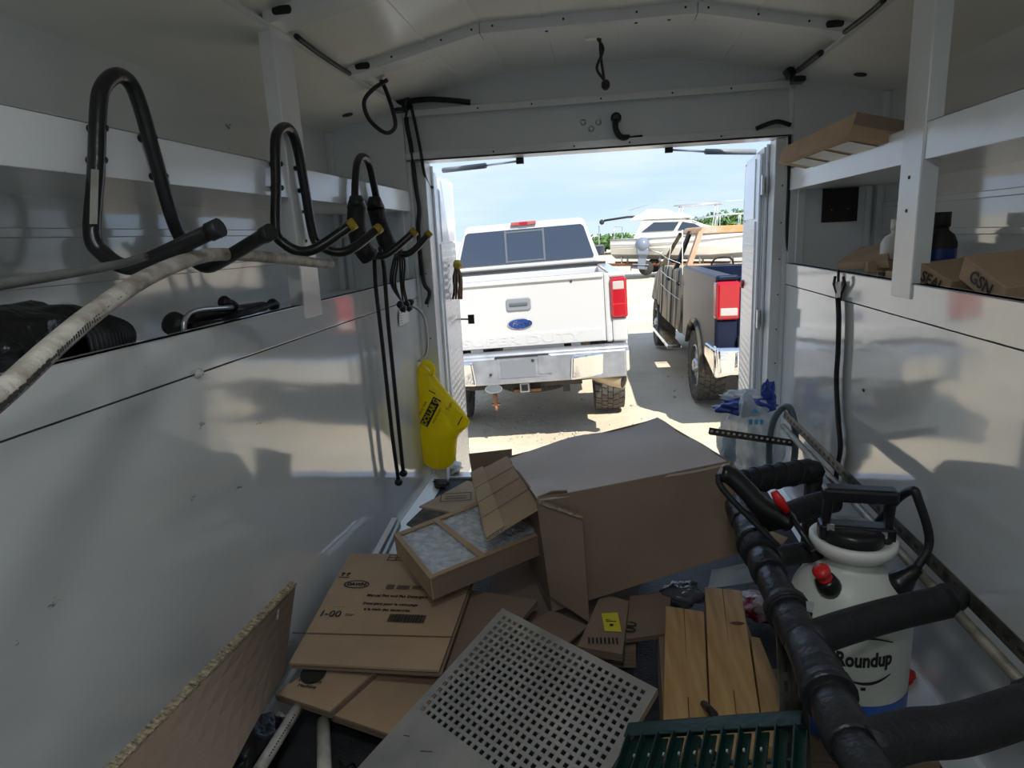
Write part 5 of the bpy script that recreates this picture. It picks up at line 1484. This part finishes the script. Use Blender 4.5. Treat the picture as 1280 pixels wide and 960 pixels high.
b = MB(); b.tube([at(880, 880, Z=.13), at(893, 893, Z=.17)], .007, 8); tag(b.build('black_peg', M['dark']), 'short black rubber peg poking up between the two pine planks', 'peg')
b = MB(); b.tube(smooth_path([at(868, 922, Z=.135), at(885, 938, Z=.135), at(905, 955, Z=.135)], 4), .007, 8); tag(b.build('black_lead', M['dark']), 'black lead lying on the pine planks beneath the green rack', 'cable')

# ---- foam-wrapped pipe rack
RZ = .40
fr = thing('foam_rack', 'pipe rack wrapped in black foam and tape along the right wall', 'rack', (.42, 1.1, 0))
def R_(px, py, z=RZ): return at(px, py, Z=z)
LX = .283
lrail = [Vector((LX, y, RZ)) for y in (.52, 1.42)]
b = MB(); b.tube(lrail, .014, 10); b.build('left_rail', M['steel_worn'], fr)
RX = .548
b = MB(); b.tube([Vector((RX, .5, .388)), Vector((RX, 2.05, .388))], .0085, 10); b.build('right_rail', mat('worn tan conduit', (.36, .33, .27), .4, .5, var=.5, vscale=30), fr)
ys = [1.40, 1.31, 1.25, 1.17, 1.10, 1.00, .975, .90, .80, .775, .70, .60, .52]
rg = random.Random(4)
for k in range(len(ys) - 1):
    y0, y1 = ys[k], ys[k + 1]
    r0, r1 = rg.uniform(.024, .030), rg.uniform(.027, .036)
    mid = Vector((LX + rg.uniform(-.003, .003), (y0 + y1) / 2, RZ + .002))
    b = MB(); b.tube([Vector((LX, y0 + .006, RZ)), Vector((LX, y0 - .004, RZ)), mid, Vector((LX, y1 + .004, RZ)), Vector((LX, y1 - .004, RZ))], [r0 * .92, r0, (r0 + r1) / 2 + .001, r1, r1 * .95], 14)
    b.build('foam_sleeve', M['foam'] if k % 3 == 2 else M['tape'], fr)
for y in (.985, .79, 1.215):
    b = MB(); b.tube([Vector((LX, y + .010, RZ)), Vector((LX, y - .010, RZ))], .036, 16); b.build('tape_band', M['tape'], fr)
b = MB(); b.sheet([R_(1006, 778) + Vector((0, 0, .035)), R_(1016, 780) + Vector((0, 0, .035)), R_(1014, 792) + Vector((0, 0, .035)), R_(1007, 790) + Vector((0, 0, .035))], .002, 1, 1); b.build('bare_steel_patch', M['alu'], fr)
rungs = [([(918, 608), (935, 602), (965, 596), (1012, 588)], .030, 'foam_rung'), ([(955, 650), (985, 643), (1015, 632), (1042, 626)], .026, 'foam_rung'),
         ([(968, 698), (995, 692), (1026, 688)], .020, 'foam_rung'), ([(1010, 800), (1060, 783), (1120, 766), (1182, 752)], .0255, 'foam_rung'),
         ([(1080, 935), (1140, 918), (1200, 912), (1290, 884)], .029, 'foam_rung')]
for pts, r, nm in rungs:
    P_ = smooth_path([R_(*q) for q in pts], 5)
    b = MB(); b.tube(P_, r, 16); rg_o = b.build(nm, M['foam'], fr)
    if r > .0295:
        b = MB(); Ltot = (P_[-1] - P_[0]); d = Ltot.normalized()
        s1 = d.cross(Vector((0, 0, 1))).normalized()
        for k in range(5):
            c = P_[0] + Ltot * (.12 + .17 * k)
            # follow the bent centre line
            c = min(P_, key=lambda p: (p - c).length)
            b.tube([c + d * (.006 * math.sin(a)) * 2 + (s1 * math.cos(a) + Vector((0, 0, 1)) * math.sin(a)) * (r + .0012) for a in [2 * math.pi * j / 20 for j in range(20)]], .0016, 5, closed=True)
        b.build('wrap_ridge', M['tape'], rg_o)
for q in ((1182, 750), (1286, 875), (1012, 590)):
    c = R_(*q); b = MB(); b.ball(c + Vector((.006, 0, .004)), .030, 2, sc=(1, .9, .85), rough=.2, seed=q[0]); b.build('foam_joint', M['foam'], fr)
b = MB(); b.tube([Vector((.515, 1.63, .385)), Vector((.515, 1.63, .0))], .022, 10); b.build('foam_leg', M['foam'], fr)
def perf_angle(a, c, w, nrm_, name, holes=14, m='steel_worn', parent=fr):
    """slotted angle: two flanges with dark slots"""
    d = (c - a).normalized(); n1 = (Vector(nrm_) - d * d.dot(Vector(nrm_))).normalized(); n2 = d.cross(n1)
    b = MB()
    for s_, o_ in ((n1, n2), (n2, n1)):
        p = [a, c, c + s_ * w, a + s_ * w]; b.hexa(p + [q + o_ * .002 for q in p])
    ang = b.build(name, M[m], parent)
    L_ = (c - a).length
    b = MB()
    for k in range(holes):
        for s_, o_ in ((n1, n2), (n2, n1)):
            ce2 = a + d * L_ * (k + .5) / holes + s_ * w * .5
            h1 = d * min(.008, L_ / holes * .3); h2 = s_ * w * .15
            for sg in (-.0006, .0026):
                b.add([ce2 - h1 - h2 + o_ * sg, ce2 + h1 - h2 + o_ * sg, ce2 + h1 + h2 + o_ * sg, ce2 - h1 + h2 + o_ * sg], [(0, 1, 2, 3)])
    b.build('slot', M['ink'], ang)
    return ang
perf_angle(Vector((.285, .985, .385)), Vector((.262, .74, .0)), .030, (.6, -.8, .3), 'slotted_leg', 16)
perf_angle(Vector((.566, 2.12, .396)), Vector((.566, .52, .396)), .026, (1, 0, -.1), 'slotted_angle', 46)
# loose slotted strip sticking out beyond the rack
st = thing('slotted_strip', 'short dark slotted steel strip sticking out over the sill at the right', 'strip', tuple(at(887, 538, Y=2.06)))
a, c = at(886, 538, Y=2.06), at(990, 553, Y=2.10)
OFF_ = OFF[st.name]
d = (c - a).normalized(); u3 = Vector((0, 0, 1)); u3 = (u3 - d * d.dot(u3)).normalized(); n3 = d.cross(u3)
b = MB(); p = [a - u3 * .010, c - u3 * .010, c + u3 * .010, a + u3 * .010]; b.hexa(p + [q + n3 * .002 for q in p]); q2 = [a - u3 * .010, c - u3 * .010, c - u3 * .010 + n3 * .015, a - u3 * .010 + n3 * .015]; b.hexa(q2 + [q + u3 * .002 for q in q2]); b.build('strip_body', M['steel_worn'], st)
b = MB()
for k in range(15):
    ce2 = a + d * (c - a).length * (k + .5) / 15
    for sg in (-.0006, .0026): b.add([ce2 + d * .005 * math.cos(t) + u3 * .004 * math.sin(t) + n3 * sg for t in [2 * math.pi * j / 10 for j in range(10)]], [tuple(range(10))])
b.build('slot', M['whiteplastic'], st)
# blue grey hose loop
b = MB(); b.tube(smooth_path([at(963, 598, Y=2.15), at(961, 560, Y=2.15), at(966, 528, Y=2.15), at(977, 511, Y=2.15), at(987, 510, Y=2.13), at(993, 530, Y=2.11), at(994, 560, Y=2.10), at(990, 592, Y=2.09)], 6), .011, 10)
hl = tag(b.build('hose_loop', M['greyhose']), 'blue grey hose loop standing against the right wall beside the crumpled bags', 'hose')
# crumpled bags at the right jamb
pb = thing('plastic_bag', 'crumpled clear plastic bag with blue print at the right door jamb', 'bag', tuple(at(945, 590, Y=2.38)))
def crumple(c, r, sc, seed, m, nm, rough=.5, freq=2.4):
    b = MB(); b.ball(c, r, 4, sc=sc, rough=rough, seed=seed, freq=freq); b.build(nm, m, pb)
crumple(at(938, 552, Y=2.34), .115, (.85, .5, 1.30), 3, M['clear'], 'film_body')
crumple(at(935, 508, Y=2.38), .07, (1.4, .6, .42), 8, M['bluefilm'], 'blue_printed_band', .6)
crumple(at(960, 497, Y=2.41), .05, (.5, .4, 1.2), 12, M['bluefilm'], 'blue_printed_band', .5)
crumple(at(931, 496, Y=2.42), .055, (1.4, .5, .5), 5, M['clear'], 'film_top', .6)
crumple(at(911, 565, Y=2.36), .045, (.55, .5, 1.6), 6, M['cyanfilm'], 'pale_blue_print', .6)
b = MB(); c = at(944, 520, Y=2.265)
for k in range(3): b.sheet([c + Vector((.018 * k - .02, -.002, -.03)), c + Vector((.018 * k - .008, -.002, -.03)), c + Vector((.018 * k - .008, -.002, -.012)), c + Vector((.018 * k - .02, -.002, -.012))], .001, 1, 1)
b.build('print_mark', M['cyanfilm'], pb)
b = MB(); b.add([c + Vector((-.016, -.002, .012)), c + Vector((.012, -.002, .012)), c + Vector((-.002, -.002, .03))], [(0, 1, 2)])
b.build('print_mark', M['cyanfilm'], pb)

# ---- pump sprayer
SX, SY, SZ = .442, 1.165, .072
sp_ = thing('pump_sprayer', 'white garden pump sprayer with black handle standing inside the foam rack', 'sprayer', (SX, SY, SZ))
SR = .107
prof = [(.090, 0), (.102, .008), (SR, .03), (SR, .205), (.104, .235), (.096, .268), (.080, .298), (.056, .318), (.046, .324), (.046, .345)]
b = MB(); b.lathe(prof, 48, (SX, SY, SZ)); b.build('tank', M['tank'], sp_)
b = MB(); b.lathe([(.091, .001), (.1028, .0085), (SR + .0008, .03), (SR + .0008, .100)], 48, (SX, SY, SZ), cap=False); b.build('liquid_level', M['blue'], sp_)
b = MB(); b.lathe([(.046, .336), (.058, .342), (.068, .350), (.073, .360), (.073, .372), (.064, .374), (.058, .366), (.02, .362)], 40, (SX, SY, SZ)); b.build('filler_collar', M['whiteplastic'], sp_)
hA_ = R3(-8)
hm = Matrix.Rotation(hA_, 3, 'Z')
def HP(x, y, z): return Vector((SX + .004, SY, SZ - .080 - max(0, z - .48) * .25)) + hm @ Vector((x, y, z))
b = MB(); b.lathe([(.05, .36), (.052, .385), (.047, .392), (.02, .394)], 28, (SX, SY, SZ))
b.box(HP(0, 0, .462), (.125, .036, .030), hm); b.build('pump_body', M['steelblack'], sp_, bevel=.004)
b = MB()
b.hexa([HP(-.058, -.014, .465), HP(-.046, -.014, .465), HP(-.046, .014, .465), HP(-.058, .014, .465), HP(-.056, -.016, .545), HP(-.040, -.016, .545), HP(-.040, .016, .545), HP(-.056, .016, .545)])
b.hexa([HP(.046, -.014, .465), HP(.058, -.014, .465), HP(.058, .014, .465), HP(.046, .014, .465), HP(.044, -.016, .545), HP(.060, -.016, .545), HP(.060, .016, .545), HP(.044, .016, .545)])
b.box(HP(.002, 0, .552), (.122, .036, .026), hm); b.build('pump_handle', M['steelblack'], sp_, bevel=.006)
b = MB(); b.box(HP(-.045, -.018, .474), (.012, .004, .012), hm); b.build('handle_catch', M['alu'], sp_)
b = MB(); b.box(HP(.042, -.018, .466), (.010, .004, .012), hm); b.build('handle_catch', M['alu'], sp_)
c = Vector((SX - .050, SY - .052, SZ + .293)); tl_ = Matrix.Rotation(R3(-28), 4, 'Y') @ Matrix.Rotation(R3(18), 4, 'X')
b = MB(); b.lathe([(.020, 0), (.021, .012), (.017, .030), (.012, .032)], 18, c, tl_); vb = b.build('valve_boss', M['steelblack'], sp_)
b = MB(); b.lathe([(.013, .030), (.013, .038), (.008, .040), (.008, .048), (.015, .050), (.015, .056), (.006, .060)], 14, c, tl_); b.build('relief_valve', M['red'], vb)
c = Vector((SX + .062, SY - .035, SZ + .290)); tl_ = Matrix.Rotation(R3(42), 4, 'Y')
b = MB(); b.lathe([(.026, 0), (.022, .018), (.013, .040), (.010, .055)], 18, c, tl_); b.build('hose_boot', M['steelblack'], sp_)
b = MB(); h0 = c + tl_ @ Vector((0, 0, .05)); b.tube(smooth_path([h0, h0 + Vector((.022, .01, .05)), at(1147, 622, Y=1.14), at(1140, 613, Y=1.15), at(1124, 622, Y=1.18), at(1110, 638, Y=1.22), at(1098, 652, Y=1.26)], 6), .0075, 10); b.build('supply_hose', M['dark'], sp_)
def cyl(x, y, z):            # print wrapped round the tank, facing the viewer
    a0 = math.atan2(-SY, -SX) + .31
    a = a0 + x / SR
    return Vector((SX + (SR + .0004 + z) * math.cos(a), SY + (SR + .0004 + z) * math.sin(a), SZ + .190 + y))
lettering('Roundup', sp_, None, (1, 0, 0), (0, 1, 0), .038, M['ink'], 'printed_name', warp=lambda x, y, z: cyl(x, y + x * .10, z), bold=.0014, sx=.66, ext=.0002)
for sg, nm in ((1, 'upper_swoosh'), (-1, 'lower_swoosh')):
    b = MB(); vs = []; N = 24
    for k in range(N + 1):
        t = k / N; x = sg * (-.046 + .092 * t); th_ = .0022 + .007 * math.sin(math.pi * min(1, t * 1.0)) * (1 - t)
        y = sg * (.022 + .020 * math.sin(math.pi * (.15 + .75 * t))) + x * .1
        vs += [cyl(x, y, .0006), cyl(x, y + sg * th_, .0006)]
    b.add(vs, [(2 * k, 2 * k + 2, 2 * k + 3, 2 * k + 1) for k in range(N)]); b.build(nm, M['ink'], sp_)
b = MB(); b.sheet([cyl(-.004, -.058, .001), cyl(.004, -.058, .001), cyl(.004, -.052, .001), cyl(-.004, -.052, .001)], .0005, 1, 1); b.build('small_mark', M['ink'], sp_)
slab('flattened_carton', 'flat carton under the pump sprayer', [Vector((.345, 1.05, .071)), Vector((.57, 1.05, .071)), Vector((.57, 1.29, .071)), Vector((.345, 1.29, .071))], th=.012, m='kraft_dark', layers=5, wob=0)
# spray wand lying over the rack
wd = thing('spray_wand', 'black spray wand with a red trigger lever lying over the foam rack', 'wand', tuple(at(950, 630, Y=1.22)))
b = MB(); b.tube(smooth_path([at(900, 590, Y=1.22), at(915, 596, Y=1.22), at(935, 615, Y=1.21), at(950, 632, Y=1.205), at(972, 644, Y=1.20), at(992, 656, Y=1.19)], 5), [.012, .017, .018, .018, .018] + [.0185] * 8 + [.020] * 8 + [.019] * 4 + [.012], 12) ; b.build('wand_grip', M['steelblack'], wd)
b = MB(); b.tube([at(967, 614, Y=1.185), at(973, 624, Y=1.18), at(984, 640, Y=1.18)], [.007, .011, .008], 8, flat=.6); b.build('trigger_lever', M['red'], wd)
b = MB(); b.tube([at(984, 638, Y=1.185), at(1017, 688, Y=1.12)], .0055, 8); b.build('wand_tube', M['steelblack'], wd)
b = MB(); b.tube(smooth_path([at(898, 592, Y=1.215), at(900, 606, Y=1.21), at(918, 628, Y=1.20), at(945, 655, Y=1.19), at(972, 682, Y=1.18), at(988, 692, Y=1.2)], 6), .0058, 8); b.build('wand_hose', M['dark'], wd)

# ---- small litter
def blob(nm, lab, cat, px, py, z, r, sc, m, seed, rough=.55, freq=2.6):
    c = at(px, py, Z=z); b = MB(); b.ball(c, r, 3, sc=sc, rough=rough, seed=seed, freq=freq)
    return tag(b.build(nm, m), lab, cat)
blob('packet', 'crumpled red and white plastic packet right of the planks', 'packet', 951, 758, .05, .062, (1.0, .9, .42), M['redfilm'], 3)
blob('clamshell_pack', 'torn clear plastic pack at the far end of the left plank', 'packet', 854, 742, .10, .050, (1.0, .9, .55), mat('dark clear film', (.10, .11, .13), .15, alpha=.8, bump=.4, bscale=30), 5)
slab('film_scrap', 'white translucent plastic scrap under the right end of the biggest box', [at(885, 735, Z=.10), at(950, 726, Z=.09), at(958, 700, Z=.10), at(890, 712, Z=.12)], th=.002, m='clear', cat='scrap', wob=.02, seed=3)
slab('film_scrap', 'dark grey plastic scrap between the planks and the red packet', [at(898, 752, Z=.06), at(945, 745, Z=.06), at(958, 728, Z=.07), at(905, 735, Z=.07)], th=.002, m='grey', cat='scrap', wob=.02, seed=6)
slab('cardboard_scrap', 'pinkish ribbed cardboard scrap between the biggest box and the foam rack', [at(936, 706, Z=.16), at(958, 703, Z=.16), at(985, 672, Z=.17), at(945, 655, Z=.2)], th=.004, m='kraft_tan', cat='cardboard', wob=.004, seed=4)
blob('valve_cap', 'red plastic valve cap on the floor right of the sprayer', 'cap', 1131, 846, .03, .022, (1, 1, 1), M['red'], 4, .3)
pk = thing('label_card', 'small white printed card on the floor beside the sprayer', 'card', tuple(at(1118, 880, Z=.012)))
q = [at(1100, 886, Z=.03), at(1114, 893, Z=.03), at(1134, 872, Z=.035), at(1118, 862, Z=.035)]
b = MB(); b.sheet(q, .002, 2, 2); b.build('card', M['whiteplastic'], pk)
u_ = (q[2] - q[1]).normalized(); nq = u_.cross(q[0] - q[1]).normalized(); nq = nq if nq.z > 0 else -nq
rects(pk, q[1], u_, nq.cross(u_), [(.006, .004 + i * .006, .045, .006 + i * .006) for i in range(4)], M['grey'], 'print_line')
# bright aluminium channels by the left wall
for k, (p_, q_, lab) in enumerate((((490, 647), (462, 698), 'bright aluminium strip leaning by the left wall sill, left of two'), ((497, 652), (474, 700), 'bright aluminium strip by the left wall sill, right of two'))):
    t = thing('aluminium_strip', lab, 'strip', tuple(at(*q_, Z=.12)), group='aluminium strips by the left wall')
    a, c = at(*p_, Z=.13), at(*q_, Z=.13); w_ = Vector((.016 if k == 0 else .008, 0, 0))
    b = MB(); pz = [a, c, c + w_, a + w_]; b.hexa([x - Vector((0, 0, .004)) for x in pz] + pz); b.build('web', M['whiteplastic'] if k == 0 else M['alu'], t)
    b = MB(); pz = [a + w_, c + w_, c + w_ * 1.15, a + w_ * 1.15]; b.hexa([x - Vector((0, 0, .02)) for x in pz] + pz); b.build('flange', M['alu'], t)
blob('rag', 'crumpled white rag at the foot of the left door', 'rag', 562, 585, .03, .05, (1.1, .9, .6), M['whiteplastic'], 6)
blob('mud_clod', 'brown clod of dirt on the floor in front of the left jamb', 'dirt', 548, 605, .015, .035, (1.1, 1, .5), M['under'], 7)
slab('floor_mat_scrap', 'greyish dusty board scrap beside the left sill, left of the air filter', [at(508, 655, Z=.08), at(540, 668, Z=.08), at(566, 638, Z=.09), at(530, 634, Z=.09)], m='steel_worn', cat='scrap', seed=12)
